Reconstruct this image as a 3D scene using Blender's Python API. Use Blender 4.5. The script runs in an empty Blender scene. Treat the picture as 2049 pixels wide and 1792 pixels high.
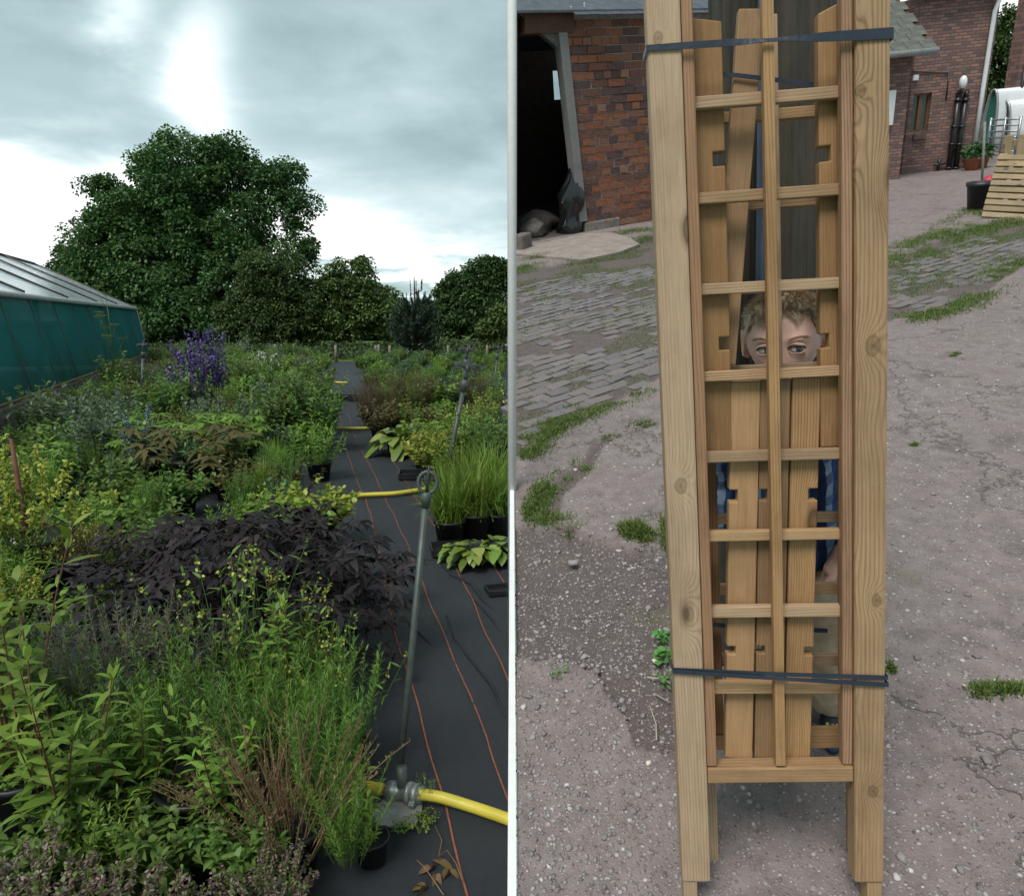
import bpy, bmesh, math
import numpy as np
from mathutils import Vector, Matrix
sc = bpy.context.scene
COL = sc.collection
rng = np.random.default_rng(11)
R = math.radians

# ------------------------------------------------------------------ camera
FPX, CX, CY = 1450.0, 1024.5, 896.0        # focal length / centre measured on a 2049 x 1792 copy
CAM = Vector((0, 0, 1.5)); PITCH = R(10)
cam_d = bpy.data.cameras.new('camera'); cam = bpy.data.objects.new('camera', cam_d); COL.objects.link(cam)
cam.location = CAM; cam.rotation_euler = (R(90) - PITCH, 0, 0)
cam_d.sensor_width = 36; cam_d.lens = FPX / 2049 * 36; cam_d.clip_start = .05; cam_d.clip_end = 3000
sc.camera = cam
sc.render.resolution_x = 1024; sc.render.resolution_y = 895
sc.render.engine = 'CYCLES'
sc.cycles.use_denoising = True
sc.cycles.use_adaptive_sampling = True; sc.cycles.adaptive_threshold = .035; sc.cycles.max_bounces = 6; sc.cycles.diffuse_bounces = 3; sc.cycles.glossy_bounces = 2
sc.cycles.transmission_bounces = 4; sc.cycles.transparent_max_bounces = 6
sc.view_settings.view_transform = 'Standard'; sc.view_settings.look = 'None'
sc.view_settings.gamma = 1; sc.view_settings.exposure = 1.4

# ------------------------------------------------------------------ sky
SUN_AZ, SUN_EL = R(-150), R(52)           # soft light through cloud, from behind the camera
world = bpy.data.worlds.new('World'); sc.world = world; world.use_nodes = True
wt = world.node_tree; wn, wl = wt.nodes, wt.links
wn.clear()
def WN(t, **k):
    n = wn.new(t)
    for a, b in k.items(): setattr(n, a, b)
    return n
def wm(op, a, b=None, c=None, clamp=False):
    n = WN('ShaderNodeMath', operation=op, use_clamp=clamp)
    for i, v in enumerate((a, b, c)):
        if v is None: continue
        if isinstance(v, (int, float)): n.inputs[i].default_value = v
        else: wl.new(v, n.inputs[i])
    return n.outputs[0]
sky = WN('ShaderNodeTexSky', sky_type='NISHITA', sun_disc=False)
sky.sun_elevation = SUN_EL; sky.sun_rotation = SUN_AZ
tc = WN('ShaderNodeTexCoord')
sp = WN('ShaderNodeSeparateXYZ'); wl.new(tc.outputs['Generated'], sp.inputs[0])
gx, gy, gz = sp.outputs
zz = wm('ADD', wm('ABSOLUTE', gz), .16)
cb = WN('ShaderNodeCombineXYZ')
wl.new(wm('DIVIDE', gx, zz), cb.inputs[0]); wl.new(wm('DIVIDE', gy, zz), cb.inputs[1])
def wnoise(scale, det, rough, dist=0., vec=None, off=(0, 0, 0)):
    mp = WN('ShaderNodeMapping'); mp.inputs['Location'].default_value = off
    wl.new(vec or cb.outputs[0], mp.inputs[0])
    n = WN('ShaderNodeTexNoise'); wl.new(mp.outputs[0], n.inputs['Vector'])
    n.inputs['Scale'].default_value = scale; n.inputs['Detail'].default_value = det
    n.inputs['Roughness'].default_value = rough; n.inputs['Distortion'].default_value = dist
    return n.outputs[0]
n1 = wnoise(.8, 6, .52, .35, off=(2.3, .7, 0))
n2 = wnoise(2.3, 5, .55, .3, off=(5.1, 3.2, 1))
az = wm('ARCTAN2', gx, gy); el = wm('ARCSINE', gz)
wob = wm('MULTIPLY', wm('SUBTRACT', n2, .5), .22)
wob2 = wm('MULTIPLY', wm('SUBTRACT', n1, .5), .26)
aw = wm('ADD', az, wob2); ew = wm('ADD', el, wob)
def pix_azel(x, y):
    dx, dy = (x - CX) / FPX, (y - CY) / FPX
    v = (dx, math.cos(PITCH) - dy * math.sin(PITCH), -math.sin(PITCH) - dy * math.cos(PITCH))
    l = math.sqrt(sum(q * q for q in v))
    return math.atan2(v[0], v[1]), math.asin(v[2] / l)
gap = None                                  # bright breaks in the cloud, as they stand in the sky
for (px, py, sa, se, am) in ((420, 185, .048, .10, .62), (235, 20, .035, .06, .5), (40, 440, .20, .07, .75), (640, 470, .12, .06, .62),
                             (820, 510, .25, .045, .5), (1990, 60, .3, .10, 1.0), (-700, 380, .3, .07, .8), (2900, 300, .4, .1, .8), (-2400, 200, .5, .12, .8)):
    a0, e0 = pix_azel(px, py)
    u = wm('DIVIDE', wm('SUBTRACT', aw, a0), sa); v = wm('DIVIDE', wm('SUBTRACT', ew, e0), se)
    r2 = wm('ADD', wm('MULTIPLY', u, u), wm('MULTIPLY', v, v))
    g = wm('MULTIPLY', wm('POWER', 2.718, wm('MULTIPLY', r2, -1.0)), am)
    gap = g if gap is None else wm('ADD', gap, g)
base = wm('ADD', wm('MULTIPLY', wm('SUBTRACT', n1, .5), 1.15), wm('MULTIPLY', wm('SUBTRACT', n2, .5), .6))
dens = wm('ADD', wm('ADD', base, .25), gap)
rp = WN('ShaderNodeValToRGB'); wl.new(dens, rp.inputs[0])
e = rp.color_ramp.elements
e[0].position = 0.0; e[0].color = (.098, .134, .138, 1)
e[1].position = 1.0; e[1].color = (.53, .53, .53, 1)
for p_, c_ in ((.22, (.145, .197, .202, 1)), (.42, (.21, .272, .278, 1)), (.62, (.305, .36, .365, 1)), (.78, (.40, .445, .45, 1))):
    q = rp.color_ramp.elements.new(p_); q.color = c_
b1 = WN('ShaderNodeBackground'); wl.new(sky.outputs[0], b1.inputs[0]); b1.inputs[1].default_value = .08
b2 = WN('ShaderNodeBackground'); wl.new(rp.outputs[0], b2.inputs[0]); b2.inputs[1].default_value = 1.0
mx = WN('ShaderNodeMixShader'); mx.inputs[0].default_value = .93
wl.new(b1.outputs[0], mx.inputs[1]); wl.new(b2.outputs[0], mx.inputs[2])
wo = WN('ShaderNodeOutputWorld'); wl.new(mx.outputs[0], wo.inputs[0])
sun_d = bpy.data.lights.new('sun', 'SUN'); sun = bpy.data.objects.new('sun', sun_d); COL.objects.link(sun)
sun_d.energy = 1.25; sun_d.angle = R(24); sun_d.color = (1, .965, .92)
sdir = Vector((math.sin(SUN_AZ) * math.cos(SUN_EL), math.cos(SUN_AZ) * math.cos(SUN_EL), math.sin(SUN_EL)))
sun.rotation_euler = sdir.to_track_quat('Z', 'Y').to_euler()

# ------------------------------------------------------------------ measuring helpers
Rv = Vector((1, 0, 0)); Fv = Vector((0, math.cos(PITCH), -math.sin(PITCH))); Dv = Vector((0, -math.sin(PITCH), -math.cos(PITCH)))
def ray(x, y): return Fv + Rv * ((x - CX) / FPX) + Dv * ((y - CY) / FPX)
def at(x, y, d): return CAM + ray(x, y) * d
def gp(x, y, z=0.):                       # a spot of the level nursery ground
    r = ray(x, y); return CAM + r * ((z - CAM.z) / r.z)
# the farmyard climbs away from the camera: its own frame (x right, y uphill, z off the paving)
dn = (Rv * ((1350 - CX) / FPX) + Dv * ((4250 - CY) / FPX) + Fv).normalized()
Uy = -dn; Fy = (Fv - Uy * Fv.dot(Uy)).normalized(); Ry = Fy.cross(Uy)
YO = CAM + dn * 1.5
YM = Matrix(((Ry.x, Fy.x, Uy.x, YO.x), (Ry.y, Fy.y, Uy.y, YO.y), (Ry.z, Fy.z, Uy.z, YO.z), (0, 0, 0, 1)))
YI = YM.inverted(); YC = YI @ CAM; Y3 = YI.to_3x3()
def yray(x, y): return Y3 @ ray(x, y)
def yg(x, y, z=0.):
    r = yray(x, y); return YC + r * ((z - YC.z) / r.z)
def yat(x, y, d): return YC + yray(x, y) * d
def ypl(x, y, p0, n):                     # hit of a sight line with a plane in the yard frame
    r = yray(x, y); return YC + r * ((p0 - YC).dot(n) / r.dot(n))
def seam_x(y, z=0., X=.012): return (X - YO.x - y * Fy.x - z * Uy.x) / Ry.x

# ------------------------------------------------------------------ object helpers
def tag(o, label=None, cat=None, group=None, kind=None):
    if label: o['label'] = label
    if cat: o['category'] = cat
    if group: o['group'] = group
    if kind: o['kind'] = kind
    return o
def empty(name, M=None, label=None, cat=None, group=None):
    o = bpy.data.objects.new(name, None); COL.objects.link(o); o.empty_display_size = .1
    if M is not None: o.matrix_world = M
    return tag(o, label, cat, group)
def link(name, me, mat=None, parent=None, M=None):
    o = bpy.data.objects.new(name, me); COL.objects.link(o)
    if mat is not None and not me.materials: me.materials.append(mat)
    if parent is not None: o.parent = parent
    if M is not None:
        if parent is None: o.matrix_world = M
        else: o.matrix_local = M
    return o
def T(x=0, y=0, z=0, rz=0, s=1., rx=0, ry=0):
    return Matrix.Translation((x, y, z)) @ Matrix.Rotation(rz, 4, 'Z') @ Matrix.Rotation(ry, 4, 'Y') @ Matrix.Rotation(rx, 4, 'X') @ Matrix.Scale(s, 4)
class MB:
    def __init__(s): s.v = []; s.f = []; s.m = []; s.sm = []
    def add(s, vs, fs, mi=0, smooth=False):
        b = len(s.v); s.v += [tuple(v) for v in vs]
        s.f += [tuple(i + b for i in f) for f in fs]; s.m += [mi] * len(fs); s.sm += [smooth] * len(fs); return s
    def box(s, x0, x1, y0, y1, z0, z1, M=None, mi=0):
        vs = [Vector((x, y, z)) for z in (z0, z1) for y in (y0, y1) for x in (x0, x1)]
        if M is not None: vs = [M @ v for v in vs]
        return s.add(vs, [(0, 2, 3, 1), (4, 5, 7, 6), (0, 1, 5, 4), (2, 6, 7, 3), (0, 4, 6, 2), (1, 3, 7, 5)], mi)
    def bbox(s, x0, x1, y0, y1, z0, z1, b=.004, M=None, mi=0):      # box with chamfered edges
        bm = bmesh.new(); bmesh.ops.create_cube(bm, size=1)
        for v in bm.verts:
            v.co = ((x0 + x1) / 2 + v.co.x * (x1 - x0), (y0 + y1) / 2 + v.co.y * (y1 - y0), (z0 + z1) / 2 + v.co.z * (z1 - z0))
        bmesh.ops.bevel(bm, geom=bm.edges[:], offset=b, segments=2, affect='EDGES', profile=.5)
        bm.verts.index_update()
        vs = [v.co.copy() for v in bm.verts]
        if M is not None: vs = [M @ v for v in vs]
        s.add(vs, [[v.index for v in f.verts] for f in bm.faces], mi); bm.free(); return s
    def prism(s, poly, z0, z1, M=None, mi=0):
        n = len(poly); vs = [Vector((p[0], p[1], z)) for z in (z0, z1) for p in poly]
        if M is not None: vs = [M @ v for v in vs]
        return s.add(vs, [tuple(range(n - 1, -1, -1)), tuple(range(n, 2 * n))] + [(i, (i + 1) % n, n + (i + 1) % n, n + i) for i in range(n)], mi)
    def tube(s, pts, r, n=8, cap=True, mi=0, smooth=True):
        pts = [Vector(p) for p in pts]; k = len(pts); rs = r if hasattr(r, '__len__') else [r] * k
        vs = []; prev = None
        for i, p in enumerate(pts):
            d = (pts[min(i + 1, k - 1)] - pts[max(i - 1, 0)]).normalized()
            if prev is None:
                a = d.orthogonal().normalized()
            else:
                a = (prev - d * prev.dot(d)); a = a.normalized() if a.length > 1e-6 else d.orthogonal().normalized()
            prev = a; b = d.cross(a)
            vs += [p + (a * math.cos(6.28318 * j / n) + b * math.sin(6.28318 * j / n)) * rs[i] for j in range(n)]
        fs = [(i * n + j, i * n + (j + 1) % n, (i + 1) * n + (j + 1) % n, (i + 1) * n + j) for i in range(k - 1) for j in range(n)]
        if cap: fs += [tuple(range(n - 1, -1, -1)), tuple(range((k - 1) * n, k * n))]
        return s.add(vs, fs, mi, smooth)
    def lathe(s, prof, n=20, M=None, mi=0, smooth=True):
        k = len(prof); vs = [Vector((r * math.cos(6.28318 * j / n), r * math.sin(6.28318 * j / n), z)) for r, z in prof for j in range(n)]
        if M is not None: vs = [M @ v for v in vs]
        return s.add(vs, [(i * n + j, i * n + (j + 1) % n, (i + 1) * n + (j + 1) % n, (i + 1) * n + j) for i in range(k - 1) for j in range(n)], mi, smooth)
    def ball(s, c, r, n=12, m=8, M=None, mi=0):
        r = r if hasattr(r, '__len__') else (r, r, r)
        vs = [Vector((c[0] + r[0] * math.sin(math.pi * i / m) * math.cos(6.28318 * j / n), c[1] + r[1] * math.sin(math.pi * i / m) * math.sin(6.28318 * j / n), c[2] + r[2] * math.cos(math.pi * i / m))) for i in range(m + 1) for j in range(n)]
        if M is not None: vs = [M @ v for v in vs]
        return s.add(vs, [(i * n + j, (i + 1) * n + j, (i + 1) * n + (j + 1) % n, i * n + (j + 1) % n) for i in range(m) for j in range(n)], mi, True)
    def mesh(s, name):
        me = bpy.data.meshes.new(name); me.from_pydata(s.v, [], s.f)
        me.polygons.foreach_set('material_index', s.m); me.polygons.foreach_set('use_smooth', s.sm); me.update(); return me
    def build(s, name, mat, parent=None, M=None):
        me = s.mesh(name)
        for m in (mat if isinstance(mat, (list, tuple)) else [mat]): me.materials.append(m)
        return link(name, me, None, parent, M)
def np_mesh(name, V, F, tint=None, smooth=False):     # F: list of (n,k) index arrays
    me = bpy.data.meshes.new(name); V = np.asarray(V, np.float32).reshape(-1, 3)
    me.vertices.add(len(V)); me.vertices.foreach_set('co', V.ravel())
    loops = np.concatenate([f.ravel() for f in F]).astype(np.int32)
    tot = np.concatenate([np.full(len(f), f.shape[1], np.int32) for f in F])
    st = np.concatenate([[0], np.cumsum(tot)[:-1]]).astype(np.int32)
    me.loops.add(len(loops)); me.loops.foreach_set('vertex_index', loops)
    me.polygons.add(len(tot)); me.polygons.foreach_set('loop_start', st); me.polygons.foreach_set('loop_total', tot)
    if smooth: me.polygons.foreach_set('use_smooth', np.ones(len(tot), bool))
    if tint is not None:
        a = me.attributes.new('tint', 'FLOAT', 'POINT'); a.data.foreach_set('value', np.asarray(tint, np.float32).ravel())
    me.update(calc_edges=True); return me

# ------------------------------------------------------------------ materials
class NT:
    def __init__(s, name):
        s.m = bpy.data.materials.new(name); s.m.use_nodes = True; s.t = s.m.node_tree; s.n = s.t.nodes; s.l = s.t.links
        s.b = s.n['Principled BSDF']; s.out = s.n['Material Output']
    def set(s, sock, v):
        if isinstance(v, bpy.types.NodeSocket): s.l.new(v, sock)
        elif isinstance(v, (tuple, list)) and len(v) == 3 and sock.type == 'RGBA': sock.default_value = (*v, 1)
        else: sock.default_value = v
    def node(s, t, ins=None, **k):
        n = s.n.new(t)
        for a, b in k.items(): setattr(n, a, b)
        for a, b in (ins or {}).items(): s.set(n.inputs[a], b)
        return n
    def obj(s): return s.node('ShaderNodeTexCoord').outputs['Object']
    def pos(s): return s.node('ShaderNodeNewGeometry').outputs['Position']
    def map(s, v, sc=(1, 1, 1), loc=(0, 0, 0), rot=(0, 0, 0)):
        return s.node('ShaderNodeMapping', {'Vector': v, 'Scale': sc, 'Location': loc, 'Rotation': rot}).outputs[0]
    def noise(s, v, scale=5, det=4, rough=.5, dist=0, col=False):
        n = s.node('ShaderNodeTexNoise', {'Vector': v, 'Scale': scale, 'Detail': det, 'Roughness': rough, 'Distortion': dist}); return n.outputs[1 if col else 0]
    def vor(s, v, scale=5, feat='F1', out=0, rnd=1.):
        n = s.node('ShaderNodeTexVoronoi', feature=feat); s.set(n.inputs['Vector'], v); n.inputs['Scale'].default_value = scale; n.inputs['Randomness'].default_value = rnd; return n.outputs[out]
    def math(s, op, a, b=0., clamp=False):
        n = s.node('ShaderNodeMath', operation=op, use_clamp=clamp); s.set(n.inputs[0], a); s.set(n.inputs[1], b); return n.outputs[0]
    def ramp(s, f, stops):
        n = s.node('ShaderNodeValToRGB', {'Fac': f}); e = n.color_ramp.elements
        while len(e) < len(stops): e.new(.5)
        for i, (p, c) in enumerate(stops): e[i].position = p; e[i].color = (*c, 1) if hasattr(c, '__len__') else (c, c, c, 1)
        return n.outputs[0]
    def mix(s, f, a, b, mode='MIX'):
        n = s.node('ShaderNodeMix', data_type='RGBA', blend_type=mode); s.set(n.inputs[0], f); s.set(n.inputs[6], a); s.set(n.inputs[7], b); return n.outputs[2]
    def attr(s, name): return s.node('ShaderNodeAttribute', attribute_name=name).outputs['Fac']
    def rnd(s): return s.node('ShaderNodeObjectInfo').outputs['Random']
    def bump(s, h, strength=.3, dist=.01):
        n = s.node('ShaderNodeBump', {'Height': h, 'Strength': strength, 'Distance': dist}); s.l.new(n.outputs[0], s.b.inputs['Normal']); return s
    def fin(s, col, rough=.7, spec=.4, metal=0.):
        s.set(s.b.inputs['Base Color'], col); s.set(s.b.inputs['Roughness'], rough); s.set(s.b.inputs['Specular IOR Level'], spec); s.set(s.b.inputs['Metallic'], metal); return s.m
def plain(name, c, rough=.6, spec=.4, metal=0., var=.25, scale=14, bmp=.08):
    t = NT(name); v = t.obj(); n = t.noise(v, scale, 5, .6)
    k = t.ramp(n, [(.25, tuple(q * (1 - var) for q in c)), (.75, tuple(min(1, q * (1 + var)) for q in c))])
    t.bump(n, bmp, .01); return t.fin(k, rough, spec, metal)
def leafmat(name, c0, c1, c2=None, tr=.36, rough=.5, spec=.35, tips=None):
    t = NT(name); a = t.attr('tint')
    st = [(0, c0), (.55, c1), (1, c2 or tuple(min(1, q * 1.25) for q in c1))]
    k = t.ramp(a, st)
    hs = t.node('ShaderNodeHueSaturation', {'Color': k}); r = t.rnd()
    t.set(hs.inputs['Hue'], t.math('ADD', t.math('MULTIPLY', t.math('SUBTRACT', r, .5), .03), .5)); t.set(hs.inputs['Value'], t.math('ADD', t.math('MULTIPLY', r, .3), .85))
    k = hs.outputs[0]
    t.fin(k, rough, spec)
    tl = t.node('ShaderNodeBsdfTranslucent', {'Color': k}); ms = t.node('ShaderNodeMixShader', {0: tr})
    t.l.new(t.b.outputs[0], ms.inputs[1]); t.l.new(tl.outputs[0], ms.inputs[2]); t.l.new(ms.outputs[0], t.out.inputs[0]); return t.m
def timber(name, axis, c_lo, c_hi, c_line, knots=True, fine=1., spots=()):
    t = NT(name); o = t.obj(); r = t.rnd()
    off = t.node('ShaderNodeCombineXYZ', {0: t.math('MULTIPLY', r, 3.1), 1: t.math('MULTIPLY', r, 7.7), 2: t.math('MULTIPLY', r, 5.3)}).outputs[0]
    va = t.node('ShaderNodeVectorMath', {0: o, 1: off}, operation='ADD').outputs[0]
    st = (1, .045, 1) if axis == 'Y' else ((.045, 1, 1) if axis == 'X' else (1, 1, .045))
    sw = (1, .13, 1) if axis == 'Y' else ((.13, 1, 1) if axis == 'X' else (1, 1, .13))
    v = t.map(va, st)
    # knots bend the grain around them
    kd = t.vor(t.map(va, (8, 3.6, 8) if axis == 'Y' else ((3.6, 8, 8) if axis == 'X' else (8, 8, 3.6))), 1.0)
    kf = t.math('POWER', 2.718, t.math('MULTIPLY', t.math('MULTIPLY', kd, kd), -30.))
    warp = t.math('ADD', t.math('MULTIPLY', t.noise(t.map(va, sw), 5, 2, .5), .06), t.math('MULTIPLY', kf, .05 if knots else 0.))
    kn = None
    for (kx, ky, kr) in spots:                       # single large knots, by their place on the board
        d_ = t.node('ShaderNodeVectorMath', {0: t.map(o, (1, .72, 0), (-kx, -ky * .72, 0))}, operation='LENGTH').outputs['Value']
        d_ = t.math('DIVIDE', t.math('ADD', d_, t.math('MULTIPLY', t.math('SUBTRACT', t.noise(o, 60, 2), .5), .006)), kr); kn = d_ if kn is None else t.math('MINIMUM', kn, d_)
    if kn is not None: warp = t.math('ADD', warp, t.math('MULTIPLY', t.math('POWER', 2.718, t.math('MULTIPLY', t.math('MULTIPLY', kn, kn), -.35)), .022))
    sx = t.node('ShaderNodeSeparateXYZ', {0: v}).outputs
    lat = t.math('ADD', sx[1 if axis == 'X' else 0], t.math('MULTIPLY', sx[2 if axis != 'Z' else 1], .55))
    ph = t.math('MULTIPLY', t.math('ADD', lat, warp), 1150. * fine)
    ring = t.math('ADD', t.math('MULTIPLY', t.math('SINE', ph), .5), .5)
    ring = t.math('POWER', ring, 2.6)
    strength = t.ramp(t.noise(v, 9, 3, .5), [(.32, .12), (.68, 1)])
    ring = t.math('MULTIPLY', ring, strength)
    fib = t.noise(v, 260, 3, .7)
    k = t.mix(t.noise(t.map(va, sw), 6, 4, .6), c_lo, c_hi)
    k = t.mix(t.math('MULTIPLY', ring, .85), k, c_line)
    k = t.mix(.35, k, t.ramp(fib, [(.3, tuple(q * .62 for q in c_lo)), (.7, c_hi)]))
    hs = t.node('ShaderNodeHueSaturation', {'Color': k}); t.set(hs.inputs['Value'], t.math('ADD', t.math('MULTIPLY', r, .42), .76)); t.set(hs.inputs['Saturation'], t.math('ADD', t.math('MULTIPLY', t.math('FRACT', t.math('MULTIPLY', r, 7.3)), .25), .95)); k = hs.outputs[0]
    stain = t.ramp(t.noise(va, 3.2, 5, .65), [(.48, 0), (.72, 1)])
    k = t.mix(t.math('MULTIPLY', stain, .35), k, tuple(q * .55 for q in c_line))
    if knots:
        kk = t.ramp(kd, [(.0, .55), (.05, .85), (.085, 1), (.11, .45), (.16, 0)])
        k = t.mix(t.math('MULTIPLY', kk, .8), k, tuple(q * .42 for q in c_line))
    if kn is not None:
        k = t.mix(t.ramp(kn, [(0, .9), (.25, .55), (.6, .5), (.85, .95), (1, .5)] if False else [(0, .8), (.2, .45), (.55, .3), (.78, .5), (1, 0)]), k, tuple(q * .5 for q in c_line))
    grime = t.ramp(t.noise(t.map(va, sw), 17, 6, .75), [(.56, 0), (.72, 1)]); k = t.mix(t.math('MULTIPLY', grime, .42), k, tuple(q * .8 for q in c_line))
    t.bump(t.math('ADD', t.math('MULTIPLY', ring, -.5), fib), .3, .0014)
    return t.fin(k, .62, .3)

# ================================================================== FARMYARD
def sn(x, y, s, seed, oct=4):                        # cheap smooth noise, about -1..1
    r = np.random.default_rng(seed); o = 0; a = 1.; t = 0.
    for k in range(oct):
        for j in range(4):
            th = r.uniform(0, 6.28); ph = r.uniform(0, 6.28); o = o + a * np.sin((x * math.cos(th) + y * math.sin(th)) * s * r.uniform(.7, 1.4) + ph)
        t += a * 2.2; a *= .55; s *= 2.1
    return o / t
def inpoly(x, y, poly):
    c = np.zeros(x.shape, bool); n = len(poly)
    for i in range(n):
        x0, y0 = poly[i]; x1, y1 = poly[i - 1]
        cond = ((y0 > y) != (y1 > y)) & (x < (x1 - x0) * (y - y0) / (y1 - y0 + 1e-12) + x0)
        c ^= cond
    return c
def ypoly(px): return [tuple(yg(*p).xy) for p in px]
SOIL = [ypoly([(1000, 1055), (1150, 1056), (1340, 1108), (1350, 1500), (1262, 1478), (1190, 1350), (1000, 1290)]),
        ypoly([(1000, 935), (1083, 862), (1156, 827), (1238, 794), (1330, 750), (1500, 700), (1700, 655), (1785, 640), (1900, 622), (1985, 567), (2120, 490), (2120, 432), (1960, 448), (1850, 490), (1785, 528), (1600, 520), (1300, 467), (1150, 522), (1000, 548)]),
        ypoly([(1045, 1030), (1100, 950), (1166, 922), (1202, 884), (1300, 842), (1330, 835), (1240, 872), (1205, 905), (1170, 948), (1120, 985), (1085, 1040)])]
def yard_h(x, y):
    jx = x + .05 * sn(x, y, 9, 5); jy = y + .05 * sn(x, y, 9, 6)
    s = np.zeros(np.shape(x))
    for P in SOIL: s = np.maximum(s, inpoly(jx, jy, P).astype(float))
    h = .004 * sn(x, y, 5, 1) * (1 + s) + .0022 * sn(x, y, 38, 2) - .016 * s
    return h, s
ny, nx = 430, 300
yy = 0.45 * (70 / .45) ** np.linspace(0, 1, ny); tt = np.linspace(0, 1, nx) ** 1.15
xs0 = (.012 - YO.x - yy * Fy.x) / Ry.x
GX = xs0[:, None] + tt[None, :] * (1.15 * yy + .9)[:, None]; GY = np.repeat(yy[:, None], nx, 1)
GH, GS = yard_h(GX, GY)
GH[:, 0] = np.minimum(GH[:, 0], 0)
# soften the zone step
for _ in range(1):
    GS2 = GS.copy(); GS2[1:-1, 1:-1] = (GS[1:-1, 1:-1] * 2 + GS[:-2, 1:-1] + GS[2:, 1:-1] + GS[1:-1, :-2] + GS[1:-1, 2:]) / 6; GS = GS2
idx = np.arange(ny * nx).reshape(ny, nx)
Fq = np.stack([idx[:-1, :-1], idx[:-1, 1:], idx[1:, 1:], idx[1:, :-1]], -1).reshape(-1, 4)
me = np_mesh('yard_ground', np.stack([GX, GY, GH], -1), [Fq], GS, True)
t = NT('yard_concrete_and_soil'); o = t.obj(); z = t.attr('tint')
n_big = t.noise(o, 1.3, 5, .6); n_mid = t.noise(o, 14, 5, .65); n_fine = t.noise(o, 150, 3, .7)
conc = t.mix(n_big, (.175, .136, .13), (.29, .236, .225)); conc = t.mix(.5, conc, t.ramp(n_mid, [(.3, (.12, .098, .096)), (.7, (.29, .242, .235))]))
conc = t.mix(t.ramp(t.noise(o, 3.2, 6, .7), [(.54, 0), (.72, .8)]), conc, (.09, .072, .07))
mossy = t.ramp(t.noise(t.map(o, (1, 1, 1), (4, 2, 0)), 2.6, 5, .65), [(.60, 0), (.74, .5)])
conc = t.mix(mossy, conc, (.14, .125, .055))
pv = t.node('ShaderNodeTexVoronoi', {'Vector': o, 'Scale': 105.}); pd, pc = pv.outputs[0], pv.outputs[1]
pr = t.node('ShaderNodeSeparateColor', {0: pc}).outputs
peb = t.math('MULTIPLY', t.ramp(pd, [(.22, 1), (.42, 0)]), t.ramp(pr[0], [(.42, 0), (.55, 1)]))
pebc = t.ramp(pr[1], [(0, (.07, .062, .065)), (.35, (.22, .165, .15)), (.62, (.28, .245, .235)), (.86, (.38, .35, .345)), (1, (.62, .60, .60))])
pv2 = t.node('ShaderNodeTexVoronoi', {'Vector': o, 'Scale': 33.}); pr2 = t.node('ShaderNodeSeparateColor', {0: pv2.outputs[1]}).outputs
peb2 = t.math('MULTIPLY', t.ramp(pv2.outputs[0], [(.14, 1), (.26, 0)]), t.ramp(pr2[0], [(.72, 0), (.78, 1)]))
conc = t.mix(t.math('MULTIPLY', peb, .8), conc, pebc); conc = t.mix(t.math('MULTIPLY', peb2, .8), conc, t.ramp(pr2[1], [(0, (.3, .22, .19)), (.5, (.45, .40, .37)), (1, (.72, .70, .68))]))
crk = t.node('ShaderNodeTexVoronoi', {'Vector': t.node('ShaderNodeVectorMath', {0: o, 1: t.node('ShaderNodeVectorMath', {0: t.noise(o, 2.2, 5, .7, col=True), 1: (.9, .9, .9)}, operation='MULTIPLY').outputs[0]}, operation='ADD').outputs[0], 'Scale': .75}, feature='DISTANCE_TO_EDGE').outputs[0]
crack = t.ramp(crk, [(.002, 1), (.008, 0)])
conc = t.mix(t.math('MULTIPLY', crack, .5), conc, (.05, .05, .035))
spl = t.math('MULTIPLY', t.ramp(t.noise(t.map(o, (1, 1, 1), (9.3, 1.1, 0)), 4.2, 5, .72), [(.735, 0), (.77, .8)]), t.ramp(n_fine, [(.45, 0), (.6, 1)]))
conc = t.mix(spl, conc, (.62, .62, .62))
soil = t.mix(n_mid, (.075, .058, .054), (.155, .122, .116)); soil = t.mix(t.math('MULTIPLY', peb, .5), soil, pebc); soil = t.mix(t.math('MULTIPLY', peb2, .6), soil, (.42, .38, .36))
soil = t.mix(t.math('MULTIPLY', mossy, .9), soil, (.13, .14, .045))
k = t.mix(z, conc, soil)
hgt = t.math('ADD', t.math('ADD', t.math('MULTIPLY', peb, .5), t.math('MULTIPLY', peb2, .9)), t.math('SUBTRACT', t.math('ADD', n_mid, n_fine), t.math('MULTIPLY', crack, 1.5)))
t.bump(hgt, .75, .006)
YARD = t.fin(k, .86, .25)
ground = link('yard_ground', me, YARD, None, YM); tag(ground, kind='structure')

# loose and embedded stones ------------------------------------------------
t = NT('pebble'); r_ = t.rnd(); a_ = t.attr('tint')
k = t.ramp(t.math('FRACT', t.math('ADD', r_, a_)), [(0, (.08, .068, .07)), (.4, (.17, .135, .13)), (.7, (.23, .20, .195)), (.92, (.31, .28, .27)), (1, (.52, .49, .48))])
k = t.mix(.3, k, t.ramp(t.noise(t.obj(), 120, 3), [(.3, (.1, .09, .09)), (.7, (.6, .57, .55))]))
PEB = t.fin(k, .8, .3)
def ico(sub=1):
    bm = bmesh.new(); bmesh.ops.create_icosphere(bm, subdivisions=sub, radius=1); bm.verts.index_update()
    v = np.array([x.co[:] for x in bm.verts]); f = np.array([[q.index for q in p.verts] for p in bm.faces]); bm.free(); return v, f
IV, IF = ico(1); IV2, IF2 = ico(2)
def in_seen(n, px0, py0, px1, py1, pw=1.):
    P = []
    while len(P) < n:
        x = rng.uniform(px0, px1); y = py0 + (py1 - py0) * rng.uniform() ** pw; q = yg(x, y); P.append((q.x, q.y))
    return np.array(P)
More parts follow.
